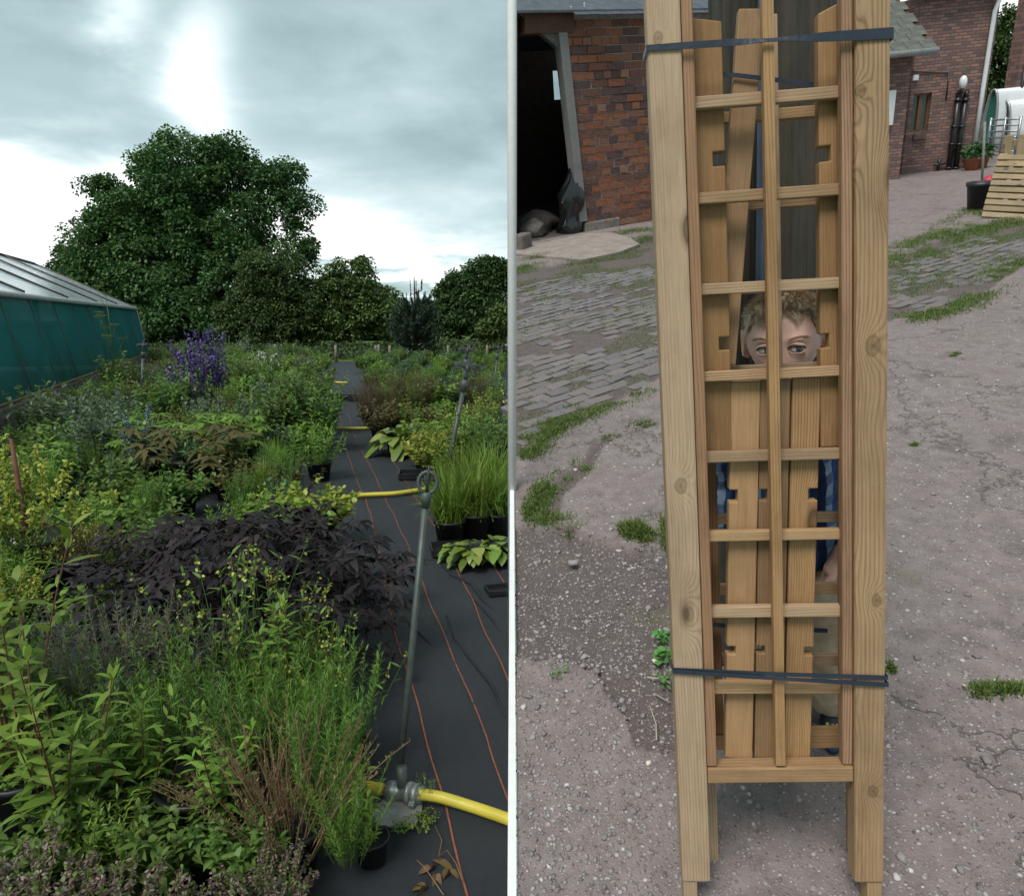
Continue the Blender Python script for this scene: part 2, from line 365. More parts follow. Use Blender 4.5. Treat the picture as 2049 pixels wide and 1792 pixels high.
pts = np.concatenate([in_seen(4200, 1030, 1060, 1360, 1800, 1.1), in_seen(3000, 1700, 640, 2060, 1800, 1.2), in_seen(1900, 1360, 1100, 1780, 1800), in_seen(700, 1030, 840, 1340, 1080), in_seen(1500, 1030, 1070, 1340, 1350)])
nP = len(pts); h, s_ = yard_h(pts[:, 0], pts[:, 1]); sz = .0018 + .0048 * rng.random(nP) ** 3.5
V = IV[None] * rng.uniform(.75, 1.25, (nP, len(IV), 1)) * sz[:, None, None] * rng.uniform([.8, .8, .5], [1.5, 1.2, .9], (nP, 3))[:, None, :]
th = rng.uniform(0, 6.28, nP); c_, s2 = np.cos(th)[:, None], np.sin(th)[:, None]
V = np.stack([V[..., 0] * c_ - V[..., 1] * s2 + pts[:, :1], V[..., 0] * s2 + V[..., 1] * c_ + pts[:, 1:], V[..., 2] + h[:, None] + sz[:, None] * .15], -1)
F = (IF[None] + (np.arange(nP) * len(IV))[:, None, None]).reshape(-1, 3)
g = link('gravel', np_mesh('gravel', V, [F], np.repeat(rng.random(nP), len(IV)), True), PEB, None, YM); tag(g, 'fine gravel and grit strewn over the farmyard', 'gravel', kind='stuff')
stone_me = []
for k in range(5):
    v = IV2 * (1 + .22 * np.random.default_rng(k).standard_normal((len(IV2), 1)) * .6) * np.array([1.25, .95, .62])
    v = v + .12 * np.sin(v[:, [1, 2, 0]] * 3 + k); m = np_mesh('stone', v, [IF2], np.full(len(v), .13 * k), True); m.materials.append(PEB); stone_me.append(m)
for k in range(130):
    if k < 88: q = in_seen(1, 1040, 1090, 1345, 1480)[0]
    elif k < 110: q = in_seen(1, 1040, 900, 1330, 1700)[0]
    else: q = in_seen(1, 1785, 700, 2040, 1780)[0]
    s = rng.uniform(.005, .0105); hh = float(yard_h(np.array([q[0]]), np.array([q[1]]))[0][0])
    o = link('stone', stone_me[k % 5], None, None, YM @ T(q[0], q[1], hh + s * .3, rng.uniform(0, 6), s))
    tag(o, 'small loose stone lying among the gravel of the farmyard', 'stone', 'loose stones on the farmyard')
def one_stone(px, py, s, label, mi=0, mat=None):
    q = yg(px, py); o = link('stone', stone_me[mi].copy(), None, None, YM @ T(q.x, q.y, s * .3, rng.uniform(0, 6), s)); tag(o, label, 'stone')
    if mat: o.data.materials.clear(); o.data.materials.append(mat)
    return o
PALE = plain('pale_stone', (.62, .55, .46), .6, .35)
one_stone(1312, 1324, .0105, 'round pale egg-like stone beside the green weed at the left post', 3, PALE)
one_stone(1298, 1527, .0075, 'small round white stone near the end of the thin twig', 2, PALE)
one_stone(1975, 1522, .011, 'grey stone alone on the concrete right of the trellis', 1)
one_stone(1147, 1128, .017, 'largest angular pale stone in the gravel patch on the left', 0)
# twigs
TWIG = plain('dry_twig', (.36, .31, .25), .8)
def twig(pp, r, label):
    m = MB(); m.tube([yg(x, y, r + .004) for x, y in pp], r, 6); tag(m.build('twig', TWIG, None, YM), label, 'twig')
twig([(1300, 1411), (1306, 1428), (1313, 1448), (1314, 1480)], .0022, 'thin bare twig lying upright on the soil left of the trellis')
twig([(1294, 1354), (1322, 1358), (1342, 1366)], .0026, 'short pale stick below the green weed by the left post')
twig([(1310, 1387), (1325, 1396), (1340, 1404)], .0018, 'small curled stick just under the lower strap')
twig([(1140, 735), (1170, 730), (1205, 722)], .004, 'dry stem lying across the brick setts')

# brick setts laid in the yard ----------------------------------------------
t = NT('blue_brick_sett'); r_ = t.rnd(); o = t.obj()
k = t.ramp(r_, [(0, (.085, .074, .08)), (.35, (.115, .100, .105)), (.6, (.15, .115, .108)), (.82, (.125, .096, .09)), (1, (.165, .14, .132))])
nn = t.noise(o, 30, 5, .65); k = t.mix(.4, k, t.ramp(nn, [(.3, (.08, .075, .075)), (.7, (.36, .33, .32))])); t.bump(nn, .4, .01); SETT = t.fin(k, .75, .35)
sett_me = []
for k in range(3):
    m = MB(); b = .0075
    m.bbox(-.5, .5, -.5, .5, -.5, .5, .09); me_ = m.mesh('brick'); c = np.array([v.co[:] for v in me_.vertices]); c += .05 * np.random.default_rng(k + 4).standard_normal(c.shape)
    me_.vertices.foreach_set('co', c.ravel()); me_.materials.append(SETT); sett_me.append(me_)
paving = empty('brick_paving', YM); tag(paving, kind='structure')
PL = [ypoly([(1028, 905), (1028, 575), (1150, 545), (1335, 505), (1335, 745), (1240, 788), (1150, 820), (1083, 858)]),
      ypoly([(1400, 700), (1480, 610), (1700, 560), (1760, 560), (1690, 640), (1500, 690)]),
      ypoly([(1785, 545), (1860, 505), (1975, 462), (2060, 455), (2060, 505), (1975, 560), (1890, 612), (1785, 632)])]
nb = 0; a0 = R(33)
fillb = MB(); cube_m = sett_me[0]
for iy in range(-80, 140):
    for ix in range(-70, 130):
        L_, W_ = .165, .098
        u = (ix + (.5 if iy % 2 else 0)) * L_; v = iy * W_
        x = 1.0 + u * math.cos(a0) - v * math.sin(a0); y = 3.6 + u * math.sin(a0) + v * math.cos(a0)
        if not (2 < y < 8.2 and x < 6): continue
        k = next((j for j, P in enumerate(PL) if inpoly(np.array([x]), np.array([y]), P)[0]), None)
        if k is None or rng.random() < (.1, .2, .2)[k] or (sn(np.array([x]), np.array([y]), 3.2, 91)[0] > .4 and rng.random() < .75): continue
        nb += 1; h_ = float(yard_h(np.array([x]), np.array([y]))[0][0])
        M = T(x, y, h_ - .018 + rng.uniform(-.004, .004), a0 + rng.normal(0, .09)) @ Matrix.Rotation(rng.normal(0, .05), 4, 'X') @ Matrix.Diagonal((L_ * rng.uniform(.86, .95), W_ * rng.uniform(.85, .93), .05, 1))
        if nb <= 300: link('brick', sett_me[nb % 3], None, paving, M)
        else: fillb.add([M @ v.co for v in cube_m.vertices], [tuple(p.vertices) for p in cube_m.polygons])
if fillb.v: fb = fillb.build('far_bricks', SETT, paving); fb['kind'] = 'stuff'

# grass and weeds in the joints -----------------------------------------------
def strips(P, A, S, L, W, droop, prof, tint, side_droop=0.):
    n = len(P); k = len(prof); tip = prof[-1][1] == 0; L = np.broadcast_to(L, n); W = np.broadcast_to(W, n); droop = np.broadcast_to(droop, n)
    rows = []
    for s, w in prof:
        c = P + A * (L * s)[:, None]; c = c - np.array([0, 0, 1.])[None] * (droop * L * s * s)[:, None]
        rows.append((c, w))
    vs = []; per = 0
    for i, (c, w) in enumerate(rows):
        if tip and i == k - 1: vs.append(c[:, None]); per += 1
        else:
            d = S * (W * w)[:, None]; vs.append(np.stack([c - d, c + d], 1)); per += 2
    V = np.concatenate(vs, 1); off = (np.arange(n) * per)[:, None]
    Q = []; Tt = []
    for i in range(k - 1):
        if tip and i == k - 2: Tt.append(off + np.array([[2 * i, 2 * i + 1, 2 * i + 2]]))
        else: Q.append(off + np.array([[2 * i, 2 * i + 1, 2 * i + 3, 2 * i + 2]]))
    return V.reshape(-1, 3), Q, Tt, np.repeat(np.broadcast_to(tint, n), per)
class LB:                                        # leaf batch
    def __init__(s): s.V = []; s.F4 = []; s.F3 = []; s.t = []; s.n = 0
    def add(s, P, A, S, L, W, droop, prof, tint):
        V, Q, Tt, ti = strips(np.asarray(P, float), np.asarray(A, float), np.asarray(S, float), L, W, droop, prof, tint)
        s.V.append(V); s.t.append(ti); s.F4 += [q + s.n for q in Q]; s.F3 += [q + s.n for q in Tt]; s.n += len(V); return s
    def mesh(s, name, mat):
        F = []
        if s.F4: F.append(np.concatenate(s.F4))
        if s.F3: F.append(np.concatenate(s.F3))
        me = np_mesh(name, np.concatenate(s.V), F, np.concatenate(s.t)); me.materials.append(mat); return me
def unit(a): return a / (np.linalg.norm(a, axis=-1, keepdims=True) + 1e-9)
def sides(A, roll=None):
    up = np.array([0, 0, 1.]); S = np.cross(A, up); bad = np.linalg.norm(S, axis=1) < 1e-3; S[bad] = (1, 0, 0); S = unit(S)
    if roll is not None:
        B = np.cross(S, A); S = S * np.cos(roll)[:, None] + B * np.sin(roll)[:, None]
    return S
BLADE = [(0, .7), (.45, 1.), (1, 0)]
LANCE = [(0, .12), (.28, .9), (.62, .72), (1, 0)]
OVATE = [(0, .12), (.18, .72), (.42, 1.), (.7, .72), (1, 0)]
NEEDLE = [(0, .8), (.6, 1.), (1, 0)]
SERR = [(0, .08), (.12, .4), (.22, .62), (.27, .46), (.42, .62), (.47, .40), (.62, .46), (.67, .27), (.82, .27), (1, 0)]
GRASS = leafmat('yard_grass', (.06, .10, .02), (.125, .185, .04), (.26, .26, .10), .3)
gl = LB()
def grass_at(xy, hmin, hmax, w=.0016):
    n = len(xy); h, _ = yard_h(xy[:, 0], xy[:, 1]); th = rng.uniform(0, 6.28, n); le = rng.uniform(.15, .95, n)
    A = unit(np.stack([np.cos(th) * le, np.sin(th) * le, np.ones(n)], -1)); gl.add(np.column_stack([xy, h - .002]), A, sides(A, rng.uniform(-1, 1, n)), rng.uniform(hmin, hmax, n), w * rng.uniform(.7, 1.6, n), rng.uniform(.1, .6, n), BLADE, np.clip(rng.normal(.45, .22, n), 0, 1))
def seam_v(y): return (.012 - YO.x - y * Fy.x) / Ry.x
def grass_line(px, wd, n, h0, h1, patch=.55):
    P = np.array([tuple(yg(*p).xy) for p in px]); ln = np.linalg.norm(np.diff(P, axis=0), axis=1); cum = np.concatenate([[0], np.cumsum(ln)]); out = []; c = 0
    while c < n:
        d = rng.uniform(0, cum[-1], 3000); x = np.interp(d, cum, P[:, 0]) + rng.normal(0, wd, 3000); y = np.interp(d, cum, P[:, 1]) + rng.normal(0, wd, 3000)
        k = (sn(x, y, 7, 77) * .5 + .5 > rng.uniform(patch - .3, patch, 3000)) & (x > seam_v(y) + .03); out.append(np.stack([x, y], -1)[k]); c += k.sum()
    grass_at(np.concatenate(out)[:n], h0, h1)
def grass_area(px, n, h0, h1, thr=.5, sc_=5, seed=33):
    P = ypoly(px); a = np.array(P); out = []
    while len(out) < n:
        q = rng.uniform(a.min(0), a.max(0), (4000, 2)); v = sn(q[:, 0], q[:, 1], sc_, seed) * .5 + .5
        q = q[inpoly(q[:, 0], q[:, 1], P) & (v > thr + rng.normal(0, .04, 4000))]; q = q[q[:, 0] > seam_v(q[:, 1]) + .03]
        out += list(q)
    grass_at(np.array(out[:n]), h0, h1)
grass_line([(1034, 919), (1083, 858), (1156, 824), (1238, 790), (1330, 748)], .06, 6800, .014, .05, .7)
grass_line([(1057, 1021), (1106, 956), (1166, 930), (1202, 890), (1294, 848)], .03, 3800, .012, .036, .7)
grass_line([(1050, 1010), (1075, 1035), (1120, 1040)], .04, 1300, .015, .045)
grass_line([(1146, 1063), (1200, 1063), (1255, 1060), (1290, 1075)], .02, 1900, .02, .06)
grass_line([(1258, 1070), (1268, 1060), (1280, 1072)], .018, 900, .03, .09)
grass_line([(1330, 1040), (1338, 1110)], .012, 400, .03, .08)
grass_line([(1034, 545), (1080, 515), (1105, 512)], .10, 1500, .03, .09)
grass_line([(1150, 525), (1220, 505), (1300, 474)], .10, 2600, .03, .09)
grass_line([(1230, 470), (1270, 462), (1305, 462)], .12, 1200, .03, .10)
grass_area([(1034, 545), (1310, 490), (1320, 640), (1150, 700), (1034, 760)], 34000, .006, .030, .45, 4)
grass_area([(1034, 760), (1320, 640), (1320, 745), (1040, 900)], 9000, .006, .022, .48, 6, 41)
grass_line([(1785, 532), (1850, 492), (1905, 470), (1960, 452), (2049, 440)], .2, 9500, .025, .08, .7)
grass_area([(1780, 520), (1960, 450), (2060, 440), (2060, 525), (1985, 570), (1785, 640)], 16000, .010, .04, .47)
grass_line([(1785, 640), (1850, 632), (1905, 618), (1985, 566), (2052, 515)], .08, 6500, .02, .055, .7)
grass_line([(1950, 1385), (1985, 1380), (2049, 1376)], .012, 900, .012, .04)
grass_line([(1780, 1330), (1783, 1345)], .006, 160, .015, .035)
grass_line([(1903, 712), (1912, 708)], .012, 200, .01, .03); grass_line([(1828, 890), (1834, 888)], .01, 150, .01, .03)
grass_line([(1860, 462), (1900, 440), (1925, 428)], .05, 700, .02, .05); grass_line([(1935, 420), (1975, 432)], .08, 900, .03, .07)
g = link('grass', gl.mesh('grass', GRASS), None, None, YM); tag(g, 'short green grass growing in strips and patches over the farmyard', 'grass', kind='stuff')
STRAW = plain('straw', (.5, .42, .26), .7)

def weed(px, py, n, L, label, mat, name='weed', spread=.05, W=.35):
    q = yg(px, py); b = LB(); th = rng.uniform(0, 6.28, n); el = rng.uniform(.2, 1.2, n)
    A = np.stack([np.cos(th) * np.cos(el), np.sin(th) * np.cos(el), np.sin(el)], -1); P = rng.normal(0, spread * .3, (n, 3)); P[:, 2] = rng.uniform(0, .03, n)
    b.add(P, A, sides(A, rng.uniform(-.5, .5, n)), rng.uniform(.6, 1.1, n) * L, L * W * rng.uniform(.7, 1.1, n), .5, OVATE, rng.random(n))
    tag(link(name, b.mesh(name, mat), None, None, YM @ T(q.x, q.y, 0)), label, 'weed')
WEED = leafmat('weed_leaf', (.05, .15, .03), (.11, .27, .06), None, .3)
weed(1331, 1318, 34, .034, 'bright green leafy weed growing at the foot of the left trellis post', WEED)
weed(1326, 1282, 22, .032, 'upper leafy weed against the left trellis post', WEED)
weed(1333, 1362, 16, .02, 'tiny weed seedling below the strap at the left post', WEED)
weed(1118, 1352, 14, .014, 'little moss-green seedling alone on the gravel on the left', WEED)

# ================================================================== BRICK BARN
P1 = yg(1166, 464); P2 = yg(1306, 440); wdir = (P2 - P1); wdir.z = 0; wdir.normalize()
wnrm = Vector((wdir.y, -wdir.x, 0))                     # towards the yard
Bm = Matrix(((wdir.x, -wnrm.x, 0, P1.x), (wdir.y, -wnrm.y, 0, P1.y), (0, 0, 1, 0), (0, 0, 0, 1)))   # s along wall, depth into barn, up
BI = Bm.inverted()
def bs(px, py): q = BI @ ypl(px, py, P1, wnrm); return q.x, q.z
MORT = plain('lime_mortar', (.27, .245, .23), .95, .2, 0, .35, 22, .5)
t = NT('old_brick'); o = t.obj(); r_ = t.rnd()
k = t.ramp(r_, [(0, (.05, .04, .055)), (.2, (.085, .058, .07)), (.36, (.17, .075, .055)), (.58, (.30, .10, .05)), (.78, (.36, .135, .06)), (.92, (.22, .11, .09)), (1, (.38, .20, .12))])
nn = t.noise(t.map(o, (.25, .1, .075)), 42, 5, .7); k = t.mix(.38, k, t.ramp(nn, [(.32, (.045, .034, .038)), (.72, (.36, .17, .10))]), 'MIX'); t.bump(nn, .5, .12)
BRICK = t.fin(k, .85, .25)
barn = empty('brick_barn', YM @ Bm, 'old red brick barn with open dark doorway and slate eaves', 'barn')
sL = (BI @ Vector((seam_x(P1.y, 0, .035), P1.y, 0))).x
# left end stops at the boundary fence: march along the wall line to it
lo = 0.
for _ in range(4000):
    p = Bm @ Vector((lo, 0, 0))
    if (YM @ p).x < .08: break
    lo -= .01
SLEFT = lo
def sl(h, d=0., X=.03):                                   # where the boundary plane cuts the barn, at height h and depth d
    a = YM @ Bm @ Vector((0, d, h)); b = YM @ Bm @ Vector((1, d, h)); return (X - a.x) / (b.x - a.x)
s_e, h_e = bs(1290, 22); EAVE = h_e
SR = bs(1520, 200)[0]
ch = .112                                                # course height is tuned to the photograph
n_c = int(EAVE / ch)
jt, jb = bs(1134, 69), bs(1172, 438)                      # edge of the brickwork beside the leaning jamb
lin0, lin1 = bs(1036, 44), bs(1133, 66)
LIN_Z = lin1[1]
def edge(h): return jb[0] + (jt[0] - jb[0]) * (h - jb[1]) / (jt[1] - jb[1])
core = MB(); core.prism([(edge(0) + .02, 0), (SR, 0), (SR, .32), (edge(0) + .02, .32)], -.3, .6)
core = MB(); TH = .30
poly = [(edge(-.3) + .015, -.3), (SR, -.3), (SR, EAVE), (sl(EAVE, .1), EAVE), (sl(LIN_Z + .3, .1), LIN_Z + .3), (edge(LIN_Z + .3) + .03, LIN_Z + .3)]
Mxz = Matrix(((1, 0, 0, 0), (0, 0, 1, 0), (0, 1, 0, 0), (0, 0, 0, 1)))    # x,y(up),z(depth)
core.prism(poly, .012, .10, Mxz)
wall = core.build('wall', MORT, barn)
brick_me = []
for k in range(4):
    m = MB(); m.bbox(-.5, .5, -.5, .5, -.5, .5, .07); me_ = m.mesh('brick'); c = np.array([v.co[:] for v in me_.vertices]); c += np.array([.008, .02, .022]) * np.random.default_rng(k + 40).standard_normal(c.shape); me_.vertices.foreach_set('co', c.ravel()); me_.materials.append(BRICK); brick_me.append(me_)
nb = 0; BL_, BH_ = .33, ch
s_end = bs(1316, 250)[0]
for i in range(n_c):
    z0 = i * BH_; zc = z0 + BH_ / 2
    s0 = edge(zc) if zc < LIN_Z + .15 else sl(zc) + .02
    x = s0; first = True; j = 0
    while x < s_end:
        header = (i % 4 == 3); L_ = (BL_ * .5 if header else BL_) * rng.uniform(.95, 1.05)
        if first and i % 2: L_ *= .5
        first = False; xe = min(x + L_, s_end + .1)
        if xe - x > .05:
            nb += 1
            M = T((x + xe) / 2, .012 + .05 + rng.normal(0, .0035), zc, 0) @ Matrix.Rotation(rng.normal(0, .004), 4, 'Y') @ Matrix.Diagonal((xe - x - .011, .125, BH_ - .012, 1))
            link('brick', brick_me[nb % 4], None, wall, M)
        x = xe
# timber
OLDW = timber('weathered_timber', 'Z', (.13, .125, .12), (.27, .26, .25), (.07, .065, .06), False, .55)
DARKW = timber('dark_old_timber', 'X', (.075, .04, .03), (.16, .085, .05), (.03, .02, .018), False, .6)
m = MB(); zt, zb = LIN_Z, 0.16
tj = edge(zt) ; bj = edge(zb)
m.add([Vector(v) for v in ((tj - .15, -.03, zt), (tj - .005, -.03, zt), (tj - .005, .12, zt), (tj - .15, .12, zt), (bj - .15, -.05, zb), (bj - .005, -.05, zb), (bj - .005, .10, zb), (bj - .15, .10, zb))], [(0, 1, 2, 3), (7, 6, 5, 4), (0, 4, 5, 1), (1, 5, 6, 2), (2, 6, 7, 3), (3, 7, 4, 0)])
m.build('door_jamb', OLDW, barn)
m = MB(); m.prism([(sl(LIN_Z, .27), LIN_Z), (edge(LIN_Z) + .12, LIN_Z), (edge(LIN_Z) + .12, LIN_Z + .27), (sl(LIN_Z + .27, .27), LIN_Z + .27)], -.025, .26, Mxz); m.build('lintel', DARKW, barn)
m = MB(); m.bbox(edge(0) - .06, edge(0) + .62, -.05, .25, -.06, .135, .02); m.build('plinth_stone', plain('plinth_stone', (.20, .18, .155), .9, .2, 0, .35, 9, .5), barn)
# body of the barn behind the front wall (its left flank runs along the boundary)
def back(sv, d):                                          # a point behind the wall kept right of the boundary
    p = Bm @ Vector((sv, d, 0)); w = YM @ p
    if w.x < .08: p = p + Vector(((.08 - w.x) / Ry.x, 0, 0))
    q = BI @ p; return q.x, q.y
DEP = 5.2
A_ = (SLEFT, TH); D_ = back(SLEFT, DEP); C_ = (SR, DEP); B_ = (SR, TH)
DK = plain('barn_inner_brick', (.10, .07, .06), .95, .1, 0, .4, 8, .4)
def wallseg(p, q, h0, h1, th, name, mat):
    d = Vector((q[0] - p[0], q[1] - p[1], 0)); L_ = d.length; a = math.atan2(d.y, d.x); m = MB()
    m.box(0, L_, 0, th, h0, h1, Matrix.Translation((p[0], p[1], 0)) @ Matrix.Rotation(a, 4, 'Z')); return m.build(name, mat, barn)
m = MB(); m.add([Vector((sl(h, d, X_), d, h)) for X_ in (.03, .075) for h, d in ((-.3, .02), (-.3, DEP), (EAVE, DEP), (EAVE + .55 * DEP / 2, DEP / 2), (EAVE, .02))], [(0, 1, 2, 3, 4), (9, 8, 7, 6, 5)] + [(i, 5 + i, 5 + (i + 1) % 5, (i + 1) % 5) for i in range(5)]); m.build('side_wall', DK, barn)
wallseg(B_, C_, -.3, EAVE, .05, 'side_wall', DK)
# rear wall with one small unglazed opening that lets daylight in
pB = Bm @ Vector((0, DEP, 0)); BKI = BI
w0 = BKI @ ypl(1096, 143, pB, wnrm); w1 = BKI @ ypl(1122, 200, pB, wnrm)
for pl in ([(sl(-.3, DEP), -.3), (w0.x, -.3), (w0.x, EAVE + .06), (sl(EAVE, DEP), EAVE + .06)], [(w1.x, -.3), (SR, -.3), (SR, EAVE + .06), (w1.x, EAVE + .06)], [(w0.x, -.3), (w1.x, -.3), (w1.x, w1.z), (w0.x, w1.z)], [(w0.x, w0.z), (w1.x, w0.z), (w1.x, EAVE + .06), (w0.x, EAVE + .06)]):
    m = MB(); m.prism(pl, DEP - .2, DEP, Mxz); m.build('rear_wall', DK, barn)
m = MB(); m.box(w0.x, w1.x, DEP - .11, DEP - .10, w1.z, w0.z); t = NT('dusty_pane'); PN = t.fin((.6, .68, .7), .3, .5); ms = t.node('ShaderNodeMixShader', {0: .85}); t.l.new(t.b.outputs[0], ms.inputs[1]); t.l.new(t.node('ShaderNodeBsdfTransparent').outputs[0], ms.inputs[2]); t.l.new(ms.outputs[0], t.out.inputs[0]); m.build('window_pane', PN, barn)
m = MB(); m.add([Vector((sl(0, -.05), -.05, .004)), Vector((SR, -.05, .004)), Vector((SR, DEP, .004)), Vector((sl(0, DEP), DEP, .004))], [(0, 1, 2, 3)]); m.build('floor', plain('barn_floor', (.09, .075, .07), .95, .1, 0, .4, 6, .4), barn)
# roof: slates over boarding
SLATE = plain('slate', (.075, .085, .10), .55, .4, 0, .4, 7, .3)
roof = empty('roof'); roof.parent = barn
m = MB(); pit = .55
pf = [(-.16, EAVE - .03), (DEP / 2, EAVE + pit * DEP / 2), (DEP + .1, EAVE), (DEP + .1, EAVE + .03), (DEP / 2, EAVE + pit * DEP / 2 + .05), (-.16, EAVE + .0)]; m.add([Vector((sl(h, d), d, h)) for d, h in pf] + [Vector((SR, d, h)) for d, h in pf], [(5, 4, 3, 2, 1, 0), (6, 7, 8, 9, 10, 11)] + [(i, (i + 1) % 6, 6 + (i + 1) % 6, 6 + i) for i in range(6)]); m.build('roof_deck', SLATE, roof)
ms = MB(); ms.bbox(-.13, .13, -.17, .17, -.006, .006, .003); slate_me = ms.mesh('slate'); slate_me.materials.append(SLATE)
r_ang = math.atan(pit)
for r_i in range(5):
    for c_i in range(int((SR - SLEFT - .3) / .27)):
        d = -.20 + .20 * r_i; s = SLEFT + .16 + .27 * c_i + (.135 if r_i % 2 else 0)
        if s < sl(EAVE + .3, 1.0) + .2: continue
        link('slate', slate_me, None, roof, T(s, d + .12, EAVE + .035 + pit * (d + .16) + .012 * (r_i % 2) + rng.normal(0, .003), 0, 1, r_ang + .03, rng.normal(0, .01)))
m = MB()
n_ = 20; pts_ = []
m.tube([Vector((bs(1150, 14)[0] + .12 * math.cos(a), -.07, bs(1150, 12)[1] + .1 * math.sin(a))) for a in np.linspace(3.3, 6.6, 12)], .012, 6); m.build('iron_hook', plain('pale_iron', (.4, .4, .4), .5), barn)
# things inside the doorway
BAGM = plain('black_plastic', (.008, .009, .010), .16, .7, 0, .3, 8, .25)
p = Bm @ Vector((edge(.2) - .24, .10, 0)); m = MB(); prof = []
hb = 1.05
vs = []; nn_ = 26; kk = 22
for i in range(kk + 1):
    tz = i / kk; rr = .20 * (1 - tz) ** .55 * (1 - .25 * math.sin(tz * 9)) + .05 * (1 - tz) ; rr = max(rr, .012) if tz < 1 else .005
    if tz < .08: rr *= .75 + tz * 3
    for j in range(nn_):
        a = 6.28318 * j / nn_; q = rr * (1 + .10 * math.sin(3 * a + tz * 7) + .07 * math.sin(7 * a - tz * 15) + .05 * math.sin(11 * a + 20 * tz))
        vs.append(Vector((q * math.cos(a) + .10 * tz, q * .8 * math.sin(a), hb * tz)))
m.add(vs, [(i * nn_ + j, i * nn_ + (j + 1) % nn_, (i + 1) * nn_ + (j + 1) % nn_, (i + 1) * nn_ + j) for i in range(kk) for j in range(nn_)], 0, True)
tag(m.build('plastic_sack', BAGM, None, YM @ T(p.x, p.y, .01)), 'shiny black plastic sack slumped against the barn door jamb', 'sack')
RUB = plain('rubble_stone', (.15, .125, .115), .9, .2, 0, .4, 6, .5)
for (px, py, d, s, lb) in ((1068, 425, .9, .30, 'large grey rubble stone inside the dark barn doorway'), (1046, 455, .35, .24, 'stone block on the floor left in the barn doorway'), (1100, 440, 1.6, .2, 'small rubble stone deeper inside the barn doorway')):
    q = Bm @ Vector((max(bs(px, py)[0], sl(s, d) + s * 1.5), d, 0)); me_ = stone_me[int(d * 3) % 5].copy(); me_.materials.clear(); me_.materials.append(RUB)
    tag(link('rubble_stone', me_, None, None, YM @ T(q.x, q.y, s * .45, d * 3, s)), lb, 'stone')
m = MB(); m.bbox(-.09, .09, -.16, .16, -.03, .20, .03); q = yg(1043, 500); tag(m.build('stone_block', RUB, None, YM @ T(q.x + .02, q.y, .02, -.5)), 'mossy stone block at the left edge of the barn threshold', 'stone')
# threshold slab
m = MB(); pl = ypoly([(1030, 500), (1100, 486), (1170, 470), (1225, 468), (1262, 480), (1280, 492), (1240, 508), (1165, 524), (1110, 518), (1032, 512)])
m.prism(pl, -.05, .025); o = m.build('threshold_slab', plain('threshold_concrete', (.27, .225, .20), .9, .2, 0, .25, 5, .4), None, YM); tag(o, kind='structure')

# ================================================================== BRICK HOUSE
H1 = yg(1803, 349); H2 = yg(1951, 335); hd = (H2 - H1); HL = hd.length; hd.normalize(); hn = Vector((hd.y, -hd.x, 0))
HM = Matrix(((hd.x, -hn.x, 0, H1.x), (hd.y, -hn.y, 0, H1.y), (0, 0, 1, 0), (0, 0, 0, 1))); HI = HM.inverted()
def hs(px, py, d=0.):
    q = HI @ ypl(px, py, H1 + hn * -d, hn); return q.x, q.z
def brickwall(name, bw, bh, scale=1.):
    t = NT(name); o = t.obj()
    def br(c1, c2, mo):
        b = t.node('ShaderNodeTexBrick', {'Vector': t.map(t.node('ShaderNodeCombineXYZ', {0: t.math('ADD', t.node('ShaderNodeSeparateXYZ', {0: o}).outputs[0], t.node('ShaderNodeSeparateXYZ', {0: o}).outputs[1]), 1: t.node('ShaderNodeSeparateXYZ', {0: o}).outputs[2]}).outputs[0]), 'Color1': c1, 'Color2': c2, 'Mortar': mo, 'Scale': 1., 'Mortar Size': .0075, 'Mortar Smooth': .2, 'Bias': 0., 'Brick Width': bw, 'Row Height': bh})
        b.offset = .5; return b
    b = br((.06, .045, .06), (.42, .20, .15), (.13, .115, .105)); w = t.node('ShaderNodeTexWhiteNoise')
    n1 = t.noise(o, 1.1, 5, .65); n2 = t.noise(o, 18, 4, .6)
    k = t.mix(.3, b.outputs[0], t.mix(n1, (.09, .065, .075), (.30, .17, .14)))
    k = t.mix(t.math('MULTIPLY', n2, .4), k, (.33, .22, .19)); k = t.mix(t.math('MULTIPLY', b.outputs[1], .85), k, (.10, .09, .085))
    t.bump(t.math('SUBTRACT', t.math('MULTIPLY', n2, .4), b.outputs[1]), .6, .02); return t.fin(k, .88, .2)
HB = brickwall('house_brick', .165, .058)
house = empty('brick_house', YM @ HM, 'tall brick house with white downpipe and round wall lamp', 'house')
sr, _ = hs(1951, 320); e1 = hs(1996, -24); HT = e1[1]; SRH = e1[0]; SRB = HL
m = MB(); WD = 6.0
lw = -.02
x0w, z1w = hs(1829.5, 188.5); x1w, z0w = hs(1856, 262)
for (a, b, c, d) in ((0, x0w, -.4, HT), (x1w, SRB, -.4, HT), (x0w, x1w, -.4, z0w), (x0w, x1w, z1w, HT)): m.box(a, b, 0, .25, c, d)
m.box(0, .25, .252, WD, -.4, HT); m.box(SRB - .25, SRB, .252, WD, -.4, HT); m.box(.252, SRB - .252, WD - .25, WD, -.4, HT)
m.build('wall', HB, house)
BRN = plain('brown_frame', (.17, .085, .045), .5); WHT = plain('white_plastic', (.74, .76, .78), .35, .5, 0, .06); BLK = plain('black_iron_pipe', (.018, .018, .02), .4, .5)
m = MB(); fw = .038
m.box(x0w, x1w, .07, .13, z0w, z0w + fw); m.box(x0w, x1w, .07, .13, z1w - fw, z1w); m.box(x0w, x0w + fw, .071, .129, z0w + fw, z1w - fw); m.box(x1w - fw, x1w, .071, .129, z0w + fw, z1w - fw)
xm = (x0w + x1w) / 2; m.box(xm - fw, xm + fw, .06, .128, z0w + fw, z1w - fw); wf = m.build('window', BRN, house)
